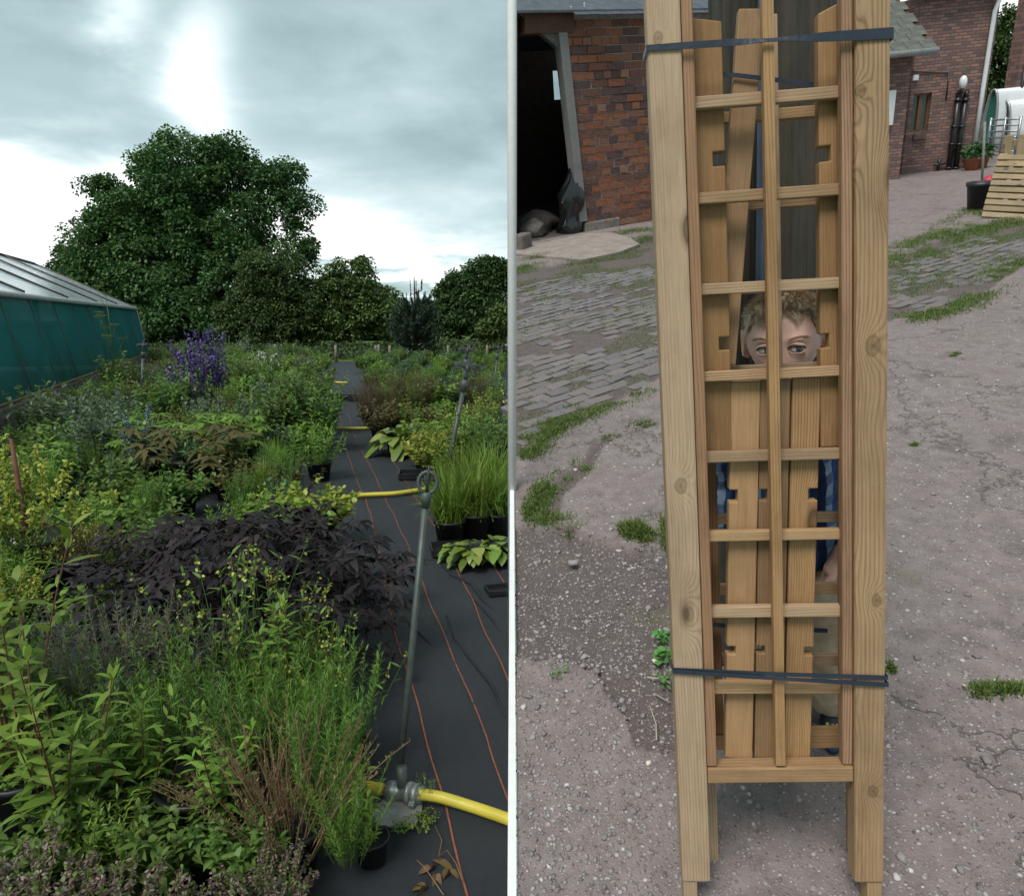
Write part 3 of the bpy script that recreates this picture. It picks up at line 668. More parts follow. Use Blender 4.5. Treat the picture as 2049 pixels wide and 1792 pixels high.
t = NT('window_glass'); t.set(t.b.inputs['Transmission Weight'], 0.0); GLS = t.fin((.05, .06, .045), .06, .8)
for a, b in ((x0w + fw, xm - fw), (xm + fw, x1w - fw)):
    m = MB(); m.box(a, b, .10, .106, z0w + fw, z1w - fw); m.build('pane', GLS, wf)
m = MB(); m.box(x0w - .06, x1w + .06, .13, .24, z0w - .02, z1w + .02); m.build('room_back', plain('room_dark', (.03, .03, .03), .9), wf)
s0, zt = hs(1826, 270); s1, zb = hs(1850, 276); m = MB(); m.bbox(s0, s1, -.07, -.002, zb - .02, zt, .008); m.build('window_sill', plain('sill_brick', (.12, .085, .08), .9), house)
# lamp, pipes, downpipe, gutter, cable, box, plaque
sl_, zl = hs(1918, 166, .0); m = MB(); m.ball((sl_, -.16, zl), (.075, .075, .125)); m.build('lamp_globe', WHT, house)
m = MB(); m.tube([(sl_, -.16, zl - .11), (sl_, -.16, zl - .18), (sl_, -.01, zl - .2)], .035, 8); m.build('lamp_bracket', BLK, house)
for (a, b) in (((1913, 196), (1893, 343)), ((1928, 196), (1907, 343))):
    p, q = hs(*a), hs(*b); m = MB(); m.tube([(p[0], -.08, p[1]), ((p[0] + q[0]) / 2, -.09, (p[1] + q[1]) / 2), (q[0], -.08, max(q[1], 0))], .052, 10)
    for f_ in (.03, .38, .62, .95): m.tube([(p[0] + (q[0] - p[0]) * (f_ - .012), -.085, p[1] + (q[1] - p[1]) * (f_ - .012)), (p[0] + (q[0] - p[0]) * (f_ + .012), -.085, p[1] + (q[1] - p[1]) * (f_ + .012))], .072, 10)
    m.tube([(p[0], -.08, p[1]), (p[0] + .02, -.06, p[1] + .09), (p[0] + .06, 0.0, p[1] + .1)], .05, 10); m.build('soil_pipe', BLK, house)
p, q = hs(1973, 50), hs(1940, 328); xx = SRB - .12
m = MB(); ztop = HT - .05; m.tube([(xx + .03, -.14, ztop), (xx + .03, -.13, ztop - .12), (xx, -.065, ztop - .35), (xx, -.06, 1.5), (xx, -.06, .12)], .042, 10); m.build('downpipe', WHT, house)
m = MB(); m.tube([(-.1, -.15, HT - .02), (SRB + .15, -.15, HT - .02)], .06, 10); m.build('gutter', WHT, house)
m = MB(); m.prism([(-.12, HT - .02), (WD / 2, HT + 2.2), (WD + .3, HT - .06), (WD + .3, HT + .02), (WD / 2, HT + 2.32), (-.12, HT + .05)], -.15, SRB + .15, Matrix(((0, 0, 1, 0), (1, 0, 0, 0), (0, 1, 0, 0), (0, 0, 0, 1)))); m.build('roof', SLATE, house)
a, b, c = hs(1821, 142), hs(1860, 146), hs(1896, 147); d, e_ = hs(1898, 150), hs(1892, 200)
m = MB(); m.tube([(a[0], -.02, a[1]), (b[0], -.02, b[1]), (c[0], -.02, c[1])], .012, 5); m.tube([(d[0], -.02, d[1]), (e_[0], -.02, e_[1])], .014, 5); m.build('cable', BLK, house)
p = hs(1831, 156); m = MB(); m.bbox(p[0] - .05, p[0] + .05, -.05, -.002, p[1] - .05, p[1] + .05, .006); m.build('alarm_box', WHT, house)
p, q = hs(1878, 318), hs(1873, 345); m = MB(); m.tube([(p[0], -.05, p[1]), (q[0], -.05, .02)], .03, 6); m.tube([(p[0] - .1, -.05, p[1] - .12), (p[0] + .12, -.05, p[1] - .1)], .02, 6); m.build('standpipe', BLK, house)
# lower wing with slate roof, left of the house
wing = empty('house_wing', YM @ HM, 'low brick wing with mossy slate roof joined to the house', 'building')
fr = -.9; hz = hs(1826, 103, fr)[1]; we = hs(1805, 300, fr)[0]
m = MB(); m.box(-4, we, fr, fr + .25, -.4, hz - .08); m.box(we - .25, we, fr + .252, -.01, -.4, hz - .08); m.build('wall', brickwall('wing_brick', .165, .058), wing)
MSL = plain('mossy_slate', (.11, .115, .10), .8, .2, 0, .45, 5, .5)
m = MB(); rr = 1.0; m.prism([(fr - .3, hz - .06), (fr + 2.2, hz + rr * 1.55), (fr + 2.2, hz + rr * 1.6), (fr - .3, hz - .0)], -4, we + .25, Matrix(((0, 0, 1, 0), (1, 0, 0, 0), (0, 1, 0, 0), (0, 0, 0, 1)))); rf = m.build('roof', DARKW, wing)
ms = MB(); ms.bbox(-.13, .13, -.15, .15, -.008, .008, .003); tile_me = ms.mesh('slate'); tile_me.materials.append(MSL); rs_ = math.atan(1.6 / 2.5)
for r_i in range(12):
    for c_i in range(11):
        d = fr - .22 + .2 * r_i; link('slate', tile_me, None, rf, T(we + .13 - .27 * c_i - (.135 if r_i % 2 else 0), d, hz + .04 + (d - fr + .3) * .64 + .012 * (r_i % 2), 0, 1, rs_ + .03, rng.normal(0, .012)))
m = MB(); m.tube([(-4, fr - .34, hz - .04), (we + .28, fr - .34, hz - .04)], .055, 8); m.build('gutter', plain('grey_gutter', (.25, .26, .25), .5), wing)
a, b = hs(1792, 180, fr), hs(1792, 250, fr); m = MB(); m.bbox(a[0] - .4, a[0], fr - .05, fr - .005, b[1], a[1], .01); m.build('notice_board', WHT, wing)

# flower pots by the house corner
TERR = plain('terracotta', (.32, .11, .06), .8)
def pot_mesh(r, h, name='pot', mat=None):
    m = MB(); m.lathe([(.0, 0), (r * .72, 0), (r * .97, h * .86), (r * 1.06, h * .86), (r * 1.06, h), (r * .93, h), (r * .90, h * .88), (0, h * .88)], 20); me_ = m.mesh(name); me_.materials.append(mat); return me_
tp = pot_mesh(.14, .24, 'pot', TERR)
def foliage_ball(n, r, L, mat, name, seed, squash=.7):
    g = np.random.default_rng(seed); P = unit(g.normal(0, 1, (n, 3))) * (r * g.uniform(.3, 1, (n, 1)) ** .6) * np.array([1, 1, squash]); A = unit(P + g.normal(0, .35 * r, (n, 3)))
    b = LB(); b.add(P, A, sides(A, g.uniform(-1, 1, n)), L * g.uniform(.6, 1.2, n), L * .3, .3, OVATE, g.random(n)); return b.mesh(name, mat)
DG = leafmat('deep_green_leaf', (.02, .06, .02), (.05, .12, .04), None, .25)
for i, (px, py, lb) in enumerate(((1943, 341, 'terracotta flower pot at the house corner under the downpipe'), (1953, 337, 'second terracotta flower pot beside the downpipe'), (1962, 336, 'terracotta pot with dark leaves right of the other pots'))):
    q = yg(px, py); e0 = empty('flower_pot', YM @ T(q.x, q.y, 0), lb, 'flower pot', 'pots at the house corner'); link('pot', tp, None, e0); link('plant', foliage_ball(120, .2, .1, DG, 'plant', i), None, e0, T(0, 0, .36))
# black tub with a pole
q = yg(1955, 420); TUB = plain('black_tub', (.022, .024, .03), .45, .45)
tag(link('black_tub', pot_mesh(.165, .36, 'black_tub', TUB), None, None, YM @ T(q.x, q.y, 0)), 'black plastic tub standing left of the leaning pallet', 'tub')
q = yg(1963, 398); top = ypl(1971, 244, q, Vector((0, 1, 0))); m = MB(); m.tube([q, q.lerp(top, .5), top], .018, 6); tag(m.build('thin_pole', plain('pole_grey', (.2, .2, .17), .7), None, YM), 'thin grey pole rising behind the black tub', 'pole')
m = MB(); m.ball((0, 0, .14), (.13, .11, .16)); q = yg(1975, 392); tag(m.build('red_bag', plain('red_plastic', (.42, .03, .06), .5), None, YM @ T(q.x, q.y, 0)), 'red plastic bag behind the black tub', 'bag')
# pallets
PW = timber('pallet_wood', 'X', (.30, .225, .14), (.46, .37, .25), (.20, .135, .075), True, .5)
PWY = timber('pallet_wood_upright', 'Z', (.30, .225, .14), (.46, .37, .25), (.20, .135, .075), True, .5)
pb = yg(1962, 437); pr_ = yg(2075, 436); px_ = (pr_ - pb); px_.z = 0; px_.normalize(); pn = Vector((px_.y, -px_.x, 0))
ptop = ypl(1994, 314, pb, pn); ph = ptop.z
lean = R(22)
def pallet(M, w, h, nsl, label, mats):
    e0 = empty('pallet', M, label, 'pallet', 'stacked pallets in the yard')
    sl = MB(); sl.bbox(0, w, -.022, 0, -.030, .030, .004); sm = sl.mesh('slat'); sm.materials.append(mats[0])
    for i in range(nsl): link('slat', sm, None, e0, T(rng.normal(0, .004), rng.normal(0, .002), .05 + (h - .1) * i / (nsl - 1), 0, 1, 0, rng.normal(0, .006)))
    be = MB(); be.bbox(-.045, .045, .002, .10, 0, h, .004); bmesh_ = be.mesh('bearer'); bmesh_.materials.append(mats[1])
    for f_ in (.05, w / 2, w - .05): link('bearer', bmesh_, None, e0, T(f_, 0, 0))
    bk = MB(); bk.bbox(0, w, .102, .122, -.047, .047, .004); bkm = bk.mesh('back_slat'); bkm.materials.append(mats[0])
    for i in range(3): link('back_slat', bkm, None, e0, T(0, 0, .06 + (h - .12) * i / 2))
    return e0
PM = Matrix(((px_.x, -pn.x, 0, pb.x), (px_.y, -pn.y, 0, pb.y), (0, 0, 1, 0), (0, 0, 0, 1)))
phl = ph / math.cos(lean) * .98
shear_x = ((PM.inverted() @ ptop).x)
pallet(YM @ PM @ Matrix.Rotation(-lean, 4, 'X') @ Matrix.Rotation(math.atan2(shear_x, phl) * .9, 4, 'Y'), 1.15, phl * 1.05, 10, 'pale wooden pallet leaning in front with ten level slats', (PW, PWY))
q2 = ypl(1999, 330, pb - pn * .45, pn); 
p2 = ypl(2002, 272, pb - pn * .45, pn)
M2 = YM @ Matrix(((px_.x, -pn.x, 0, q2.x), (px_.y, -pn.y, 0, q2.y), (0, 0, 1, 0), (0, 0, 0, 1)))
hh = p2.z
e0 = empty('pallet', M2, 'upright wooden pallet standing behind the leaning one, slats vertical', 'pallet', 'stacked pallets in the yard')
sl = MB(); sl.bbox(-.05, .05, -.022, 0, 0, hh, .004); sm = sl.mesh('slat'); sm.materials.append(PWY)
for i in range(8): link('slat', sm, None, e0, T(.06 + i * .15, rng.normal(0, .003), 0))
be = MB(); be.bbox(0, 1.15, .002, .09, -.04, .04, .004); bmm = be.mesh('bearer'); bmm.materials.append(PW)
for z_ in (.06, hh * .5, hh - .1): link('bearer', bmm, None, e0, T(0, 0, z_))
# brick building at the right edge
q = yg(2010, 330); n0 = Vector((0, -1, 0)); eg = yg(2012, 300); nz = ypl(2046, 20, eg, Vector((0, 1, 0)))
m = MB(); m.box(0, 4, 0, .45, -.3, 6.2); b0 = empty('brick_outbuilding', YM @ T(eg.x, eg.y, 0), 'brick outbuilding cut by the right edge behind the pallets', 'building')
m.build('wall', brickwall('outbuilding_brick', .24, .085), b0)
m = MB(); m.tube([(.12, -.04, 2.0), (.2, -.04, 2.25), (.45, -.04, 2.4), (.7, -.04, 2.3)], .03, 6); m.tube([(.12, -.04, .2), (.12, -.04, 2.0)], .03, 6); m.build('pipe', BLK, b0)
# field gate and tunnels beyond
GAL = plain('galvanised_steel', (.38, .40, .41), .4, .5, .6, .15)
ga, gb = yg(1972, 312), yg(2030, 312); gw = (gb - ga).length; gd = math.atan2(gb.y - ga.y, gb.x - ga.x); gh = ypl(1990, 240, ga, Vector((0, 1, 0))).z
e0 = empty('field_gate', YM @ T(ga.x, ga.y, 0, gd), 'grey metal field gate behind the pallets', 'gate')
bar = MB(); bar.tube([(0, 0, 0), (gw, 0, 0)], .022, 6); barm = bar.mesh('bar'); barm.materials.append(GAL)
for i in range(6): link('bar', barm, None, e0, T(0, 0, gh * (.12 + .88 * (i / 5) ** .9)))
up = MB(); up.tube([(0, 0, 0), (0, 0, gh + .05)], .03, 6); upm = up.mesh('upright'); upm.materials.append(GAL)
for x in (0, gw * .5, gw): link('upright', upm, None, e0, T(x, 0, 0))
def hoop(px0, px1, pyb, pyt, mat, mat_end, label, length=9):
    a, b = yg(px0, pyb), yg(px1, pyb); w = (b - a).length; h = ypl((px0 + px1) / 2, pyt, a, Vector((0, 1, 0))).z; n = 14
    e0 = empty('polytunnel', YM @ T(a.x, a.y, 0, math.atan2(b.y - a.y, b.x - a.x)), label, 'polytunnel')
    arc = [(w / 2 - w / 2 * math.cos(math.pi * i / n), h * math.sin(math.pi * i / n) ** .55) for i in range(n + 1)]
    m = MB(); vs = [Vector((x, y, z)) for y in (0, length) for x, z in arc]; m.add(vs, [(i, i + 1, n + 2 + i, n + 1 + i) for i in range(n)], 0, True); c = m.build('cover', mat, e0)
    so = c.modifiers.new('thick', 'SOLIDIFY'); so.thickness = .02
    m = MB(); m.prism(arc, .03, .05, Mxz); m.build('end_wall', mat_end, e0)
    for y in (.0, length): m = MB(); m.tube([Vector((x, y, z)) for x, z in arc], .03, 6); m.build('hoop', GAL, e0)
    
GRN = plain('green_netting', (.03, .17, .13), .7); POLY = plain('white_polythene', (.72, .76, .78), .35, .4, 0, .08)
hoop(1958, 1983, 305, 181, POLY, GRN, 'small green ended tunnel beyond the house corner', 8)
hoop(1979, 2012, 303, 203, POLY, plain('tunnel_mouth_shade', (.06, .075, .09), .6), 'white tunnel, its dark end panel painted as shaded opening, beyond the field gate', 8)  # solid end panel, shade inside the tunnel mouth put into its colour

# ================================================================== OLD POSTS BEHIND THE BOY
def ypost(px0, px1, ytop, ybot_d, depth_px, mat, name, label, cat, n=10, rough=.004):
    base = yg((px0[1] + px1[1]) / 2, ybot_d)
    return base
OLDP = timber('weathered_post_timber', 'Z', (.05, .044, .036), (.12, .104, .085), (.012, .010, .008), False, .3)
def old_post(pxc_top, pxc_bot, base_py, w, dpt, h, label, seed):
    base = yg(pxc_bot, base_py); top = ypl(pxc_top, 30, base, Vector((0, 1, 0)))
    zax = (top - base).normalized(); xax = Vector((1, 0, 0)); yax = zax.cross(xax).normalized(); xax = yax.cross(zax)
    M = Matrix(((xax.x, yax.x, zax.x, base.x), (xax.y, yax.y, zax.y, base.y), (xax.z, yax.z, zax.z, base.z), (0, 0, 0, 1)))
    g = np.random.default_rng(seed); n = 28; k = 60; vs = []
    prof = [(math.copysign(abs(math.cos(6.28318 * j / n)) ** .45, math.cos(6.28318 * j / n)), math.copysign(abs(math.sin(6.28318 * j / n)) ** .45, math.sin(6.28318 * j / n))) for j in range(n)]
    cr = g.uniform(.0, 1, n); crack = (cr > .8)
    for i in range(k + 1):
        z = -.1 + (h + .1) * i / k
        for j, (a, b) in enumerate(prof):
            q = 1 + .03 * math.sin(z * 5 + j) - (.16 * max(0, math.sin(z * (2 + j % 3) + j * 1.7)) if crack[j] else 0)
            vs.append(Vector((a * w / 2 * q, b * dpt / 2 * q, z)))
    m = MB(); m.add(vs, [(i * n + j, i * n + (j + 1) % n, (i + 1) * n + (j + 1) % n, (i + 1) * n + j) for i in range(k) for j in range(n)] + [tuple(range(k * n, k * n + n))], 0, False)
    tag(m.build('old_post', OLDP, None, YM @ M), label, 'post')
    return M
old_post(1600, 1578, 1330, .125, .12, 2.15, 'thick weathered cracked timber post right behind the boy', 3)
old_post(1466, 1472, 1300, .085, .10, 2.15, 'narrower weathered timber post left of the blue metal sheet', 5)
b0 = yg(1500, 1290); tp0 = ypl(1510, 30, b0, Vector((0, 1, 0))); BLU = plain('blue_grey_sheet', (.20, .28, .38), .45, .5, .1, .3, 5, .2)
m = MB(); nS = 24; w_ = .105
vs = [];
for z in (0., 2.05):
    for i in range(nS + 1): vs.append(Vector((-w_ / 2 + w_ * i / nS, .009 * math.sin(i * 1.05), z)))
m.add(vs, [(i, i + 1, nS + 2 + i, nS + 1 + i) for i in range(nS)], 0, True)
zax = (tp0 - b0).normalized(); o = m.build('metal_sheet', BLU, None, YM @ Matrix.Translation(b0) @ Vector((0, 0, 1)).rotation_difference(zax).to_matrix().to_4x4()); o.modifiers.new('t', 'SOLIDIFY').thickness = .004
tag(o, 'narrow blue grey corrugated metal sheet between the two old posts', 'metal sheet')

# ================================================================== TRELLIS BUNDLE
def camv(x, y, z): return Rv * x + Dv * y + Fv * z
tv = -camv((1703 - CX) / FPX, (9797 - CY) / FPX, 1).normalized()
tu = camv(9.99, -.313, -1); tu = (tu - tv * tu.dot(tv)).normalized(); tn = tu.cross(tv)
g0 = YM @ yg(1565, 1832); d0 = (g0 - CAM).dot(Fv)
T0 = at(1565, 1832, d0)
TM = Matrix(((tu.x, tv.x, tn.x, T0.x), (tu.y, tv.y, tn.y, T0.y), (tu.z, tv.z, tn.z, T0.z), (0, 0, 0, 1)))
TI = TM.inverted(); TC = TI @ CAM; T3 = TI.to_3x3()
def tl(x, y, w=0.):
    r = T3 @ ray(x, y); q = TC + r * ((w - TC.z) / r.z); return q.x, q.y
WY = timber('treated_pine_upright', 'Y', (.355, .228, .132), (.50, .36, .235), (.145, .070, .033)); WX = timber('treated_pine_rail', 'X', (.325, .20, .11), (.45, .31, .195), (.14, .068, .032), False); WX2 = timber('centre_bar_pine', 'Y', (.315, .188, .10), (.44, .295, .18), (.13, .06, .028), False)
WYp = timber('treated_pine_plank', 'Y', (.27, .152, .074), (.395, .245, .13), (.095, .042, .017)); WR = timber('red_brown_stile', 'Y', (.23, .122, .066), (.34, .205, .125), (.11, .047, .022), False)
def X(x, y, w=0.): return tl(x, y, w)[0]
def Yt(x, y, w=0.): return tl(x, y, w)[1]
lpo = ((X(1333, 900) + X(1357, 1600) + X(1291, 4)) / 3, (X(1394, 900) + X(1416, 1600) + X(1361, 4)) / 3)
lin = (lpo[1] + .0015, (X(1417, 900) + X(1386, 4)) / 2)
cb_ = ((X(1541, 900) + X(1527, 4)) / 2, (X(1562, 900) + X(1551, 4)) / 2)
rpo = ((X(1710.5, 900) + X(1713.5, 4) + X(1711, 1600)) / 3, (X(1774, 900) + X(1786, 4) + X(1770, 1600)) / 3)
rin = ((X(1687, 900) + X(1688.5, 4)) / 2, rpo[0] - .0015)
YTOP = .02 + max(Yt(1540, -40), Yt(1540, -40)); YB = .0
rungs = [(179, 205, 165, 190), (376, 400, 364, 388), (563, 586, 555, 578), (743, 764, 735, 756), (907, 928, 903, 926), (1069, 1089, 1068, 1089), (1222, 1244, 1223, 1246), (1376, 1399, 1379, 1402)]
WYl = timber('left_post_pine', 'Y', (.355, .228, .132), (.50, .36, .235), (.145, .070, .033), True, 1., [(*tl(px_, py_), kr_) for px_, py_, kr_ in ((1317, 77, .009), (1362, 972, .013))])
WYr = timber('right_post_pine', 'Y', (.31, .19, .105), (.44, .30, .18), (.13, .062, .028), True, .8, [(*tl(px_, py_), kr_) for px_, py_, kr_ in ((1722, 182, .009), (1747, 692, .015), (1754, 1200, .010), (1747, 1582, .011))])
def panel(label, dz, dx, dy, front, top):
    P = empty('trellis_panel', TM @ T(dx, dy, dz), label, 'trellis', 'trellis panels strapped in a bundle')
    zt = -.004; th = .045
    yn = Yt(1390, 1765)
    for (a, b), nm, lb in ((lpo, 'post', None), (rpo, 'post', None)):
        m = MB()
        m.bbox(a, b, yn if front else .02, top, -th, 0, .0045)
        m.bbox(a + .0015, a + (b - a) * .52, -.03, yn - .001, -th + .004, -.004, .002) if nm and (a, b) == lpo else m.bbox(a + (b - a) * .45, b - .0015, -.03, yn - .001, -th + .004, -.004, .002)
        m.build('post', WYl if (a, b) == lpo else WYr, P)
    bot = Yt(1560, 1536)
    for (a, b) in (lin, rin):
        m = MB(); m.bbox(a, b, bot, top, -.03, -.008, .002); m.build('stile', WR, P)
    m = MB(); m.bbox(cb_[0], cb_[1], bot + .002, top, -.022, -.002, .002); m.build('centre_bar', WX2, P)
    x0, x1 = lin[1] + .001, rin[0] - .001
    for (a, b, c, d) in rungs:
        ys = (Yt(1415, a), Yt(1415, b), Yt(1688, c), Yt(1688, d)); yc = sum(ys) / 4; hgt = (ys[0] - ys[1] + ys[2] - ys[3]) / 2
        ang = math.atan2((ys[2] + ys[3] - ys[0] - ys[1]) / 2, x1 - x0) * .6
        m = MB(); m.bbox(x0 - .004, x1 + .004, yc - hgt / 2, yc + hgt / 2, -.040, -.0235, .0018, Matrix.Translation(((x0 + x1) / 2, yc, 0)) @ Matrix.Rotation(ang, 4, 'Z') @ Matrix.Translation((-(x0 + x1) / 2, -yc, 0))); m.build('rung', WX, P)
    y0 = (Yt(1417, 1565) + Yt(1710, 1572)) / 2; y1 = (Yt(1417, 1536) + Yt(1710, 1541)) / 2
    m = MB(); m.bbox(lpo[1] + .001, rpo[0] - .001, y0, y1, -.042, -.004, .003); m.build('bottom_rail', WX, P)
    return P
panel('front trellis panel of pale treated pine with square openings', 0, 0, 0, True, YTOP)
panel('rear trellis panel strapped behind the planks, mostly hidden', -.115, .036, .0, False, YTOP - .03)
def board(name, label, x0, x1, y0, y1, z1, th, notches, slant=0., rot=0., bots=0.):
    # outline in the bundle plane with square notches on either edge
    L_, R_ = [], []
    for (side, a, b, dp) in notches:
        (L_ if side == 'L' else R_).append((a, b, dp))
    pl = [(x0, y0 + bots), (x1, y0)]
    for a, b, dp in sorted(R_): pl += [(x1, a), (x1 - dp, a), (x1 - dp, b), (x1, b)]
    pl += [(x1, y1 + slant), (x0, y1)]
    for a, b, dp in sorted(L_, reverse=True): pl += [(x0, b), (x0 + dp, b), (x0 + dp, a), (x0, a)]
    cx_, cy_ = (x0 + x1) / 2, (y0 + y1) / 2
    bm = bmesh.new(); vs = [bm.verts.new((p[0] - cx_, p[1] - cy_, 0)) for p in pl]; f = bm.faces.new(vs)
    r = bmesh.ops.extrude_face_region(bm, geom=[f]); bmesh.ops.translate(bm, verts=[v for v in r['geom'] if isinstance(v, bmesh.types.BMVert)], vec=(0, 0, -th)); bmesh.ops.recalc_face_normals(bm, faces=bm.faces[:])
    bmesh.ops.bevel(bm, geom=[e for e in bm.edges], offset=.0025, segments=2, affect='EDGES', profile=.5, clamp_overlap=True)
    bmesh.ops.triangulate(bm, faces=[f for f in bm.faces if len(f.verts) > 4])
    me_ = bpy.data.meshes.new(name); bm.to_mesh(me_); bm.free(); me_.materials.append(WYp)
    o = link(name, me_, None, None, TM @ T(cx_, cy_, z1) @ Matrix.Rotation(rot, 4, 'Z')); tag(o, label, 'board', 'loose boards inside the trellis bundle'); return o
zb = -.046
def yb(py, px=1560): return Yt(px, py, zb)
xa = lambda px, py: X(px, py, zb)
xl0, xl1 = (xa(1388, 60) + xa(1408, 640)) / 2, (xa(1446, 60) + xa(1459, 640)) / 2
board('notched_board', 'tall pale board on the left with notches on its right edge', xl0 - .01, xl1, yb(920), yb(32, 1400), zb, .024, [('R', yb(332, 1440), yb(303, 1440), xa(1452, 318) - xa(1427, 318)), ('R', yb(700, 1450), yb(674, 1450), xa(1459, 690) - xa(1437, 690))], -.012)
xr0, xr1 = (xa(1633, 60) + xa(1645, 640)) / 2, (xa(1689, 60) + xa(1690, 640)) / 2
board('notched_board', 'tall pale board on the right with notches on its left edge', xr0, xr1 + .008, yb(900), yb(27, 1640), zb, .024, [('L', yb(323, 1650), yb(292, 1650), xa(1660, 310) - xa(1636, 310)), ('L', yb(696, 1650), yb(668, 1650), xa(1664, 690) - xa(1646, 690))], .02)
def low(l, a0, a1, b0, b1, bt, nts, slb):
    x0 = (xa(a0, 800) + xa(b0, 1500)) / 2; x1 = (xa(a1, 800) + xa(b1, 1500)) / 2
    rt = -math.atan2(((xa(b0, 1500) + xa(b1, 1500)) - (xa(a0, 800) + xa(a1, 800))) / 2, yb(800) - yb(1500)) * -1
    return board('notched_board', l, x0, x1, yb(bt), yb(758), zb, .024, [(s, yb(q), yb(p), dp) for s, p, q, dp in nts], 0., rt, slb)
low('left short plank with notches on its left edge', 1462, 1522, 1452, 1506, 1522, [('L', 976, 1000, .016), ('L', 1291, 1307, .017)], .008)
low('middle short plank mostly behind the centre bar, bright knot', 1524, 1580, 1509, 1568, 1523, [('L', 978, 1000, .016), ('L', 1292, 1307, .016)], .008)
low('right short plank of orange pine with notches on its right edge', 1584, 1644, 1571, 1621, 1525, [('R', 980, 1003, .017), ('R', 1296, 1312, .017)], .0)
# diagonal board
a, b = tl(1503, 20, -.085), tl(1447, 730, -.085); wB = .045; dv = Vector((b[0] - a[0], b[1] - a[1], 0)); L_ = dv.length
o = board('slanted_board', 'slanted board leaning behind the upper left of the trellis', -wB / 2, wB / 2, 0, L_, -.075, .02, [], 0, 0)
o.matrix_world = TM @ T((a[0] + b[0]) / 2, (a[1] + b[1]) / 2, -.078) @ Matrix.Rotation(math.atan2(-(a[0] - b[0]), a[1] - b[1]), 4, 'Z')
# straps
STR = plain('navy_strap', (.018, .024, .038), .35, .5, 0, .2, 60, .15)
def strap(label, l0, l1, r0, r1, twist=0., wz=.0035, dback=-.05, xl=None, xr=None):
    xl = lpo[0] - .003 if xl is None else xl; xr = rpo[1] + .003 if xr is None else xr
    yl = (Yt(1300, l0), Yt(1300, l1)); yr = (Yt(1780, r0), Yt(1780, r1)); m = MB(); n = 26; vs = []
    path = [(xl - .001, dback, 0)] + [(xl, wz, 0)] + [(xl + (xr - xl) * i / n, wz + .0015 * math.sin(3.14 * i / n), i / n) for i in range(1, n)] + [(xr, wz, 1)] + [(xr + .001, dback, 1)]
    for (x, z, f) in path:
        hi = yl[0] + (yr[0] - yl[0]) * f; lo_ = yl[1] + (yr[1] - yl[1]) * f; tw = twist * math.exp(-((f - .52) / .13) ** 2); md = (hi + lo_) / 2
        vs += [Vector((x, md + (hi - md) * (1 - tw), z)), Vector((x, md + (lo_ - md) * (1 - tw), z + .006 * tw))]
    m.add(vs, [(2 * i, 2 * i + 1, 2 * i + 3, 2 * i + 2) for i in range(len(path) - 1)]); o = m.build('strap', STR, None, TM); o.modifiers.new('t', 'SOLIDIFY').thickness = .0012
    tag(o, label, 'strap', 'straps round the trellis bundle')
strap('dark blue strap with a twist across the top of the bundle', 91, 103, 57, 80, .55)
strap('upper of the two dark straps across the lower bundle', 1335, 1343, 1349.5, 1357.5, .1)
strap('lower dark strap crossing the other one near the right post', 1337, 1345, 1362, 1371, .3, .0062)
strap('inner strap round the planks behind the top strap', 132, 141, 122, 133, 0., -.0715, -.072, xl1 + .002, xr0 - .002)
strap('inner strap behind the planks at the boy’s shins', 1288, 1297, 1296, 1305, 0., -.095, -.096, lin[1], rin[0])

# ================================================================== BOUNDARY between yard and nursery
WP = plain('white_paint', (.72, .72, .71), .5, .4, 0, .05, 30, .05)
fence = empty('boundary_fence', None, 'thin white painted board wall between nursery and farmyard', 'fence')
yl = [.55, 1.1, 1.7, 2.4, 3.2, 4.2, 5.4, 6.8, 8.4]
for i in range(len(yl) - 1):
    a, b = yl[i], yl[i + 1]
    za = max((YM @ Vector((seam_x(a), a, 0))).z, -.02); zb_ = max((YM @ Vector((seam_x(b), b, 0))).z, -.02)
    ya = (YM @ Vector((seam_x(a), a, 0))).y; yb_ = (YM @ Vector((seam_x(b), b, 0))).y
    m = MB(); t_ = .0095
    m.add([Vector(v) for v in ((-t_, ya, -.3), (t_, ya, -.3), (t_, yb_, -.3), (-t_, yb_, -.3), (-t_, ya, za + .012), (t_, ya, za + .012), (t_, yb_, zb_ + .012), (-t_, yb_, zb_ + .012))], [(3, 2, 1, 0), (4, 5, 6, 7), (0, 1, 5, 4), (1, 2, 6, 5), (2, 3, 7, 6), (3, 0, 4, 7)])
    m.build('board', WP, fence)
m = MB(); pz = 3.25; m.lathe([(.0, 0), (.0195, 0), (.0195, 3.98), (.012, 4.0), (0, 4.0)], 20, T(0, pz, -.4)); m.build('boundary_pole', WP); tag(bpy.data.objects['boundary_pole'], 'slim white painted steel pole standing between garden and farmyard', 'pole')

# ================================================================== THE BOY
F0 = yg(1596, 1436); Hd = ypl(1568, 679, F0, Vector((0, 1, 0))); bz = (Hd - F0).normalized()
tc_ = (YC - F0); tc_.z = 0; tc_.normalize(); fy = -(tc_); fy = (fy - bz * fy.dot(bz)).normalized(); bx = fy.cross(bz)
BM_ = YM @ Matrix(((bx.x, fy.x, bz.x, F0.x), (bx.y, fy.y, bz.y, F0.y), (bx.z, fy.z, bz.z, F0.z), (0, 0, 0, 1)))
EYE = (Hd - F0).length                                  # eye height
HC = Vector((0, .0, EYE + .004))                        # centre of the head
boy = empty('person', BM_, 'small fair-haired child in blue check shirt peering through the trellis', 'person')
def smooth(a, b, x): t_ = np.clip((x - a) / (b - a), 0, 1); return t_ * t_ * (3 - 2 * t_)
t = NT('child_skin'); o = t.obj(); nz_ = t.noise(o, 28, 4, .6); k = t.mix(nz_, (.76, .46, .375), (.88, .60, .505))
sxyz = t.node('ShaderNodeSeparateXYZ', {0: o}).outputs
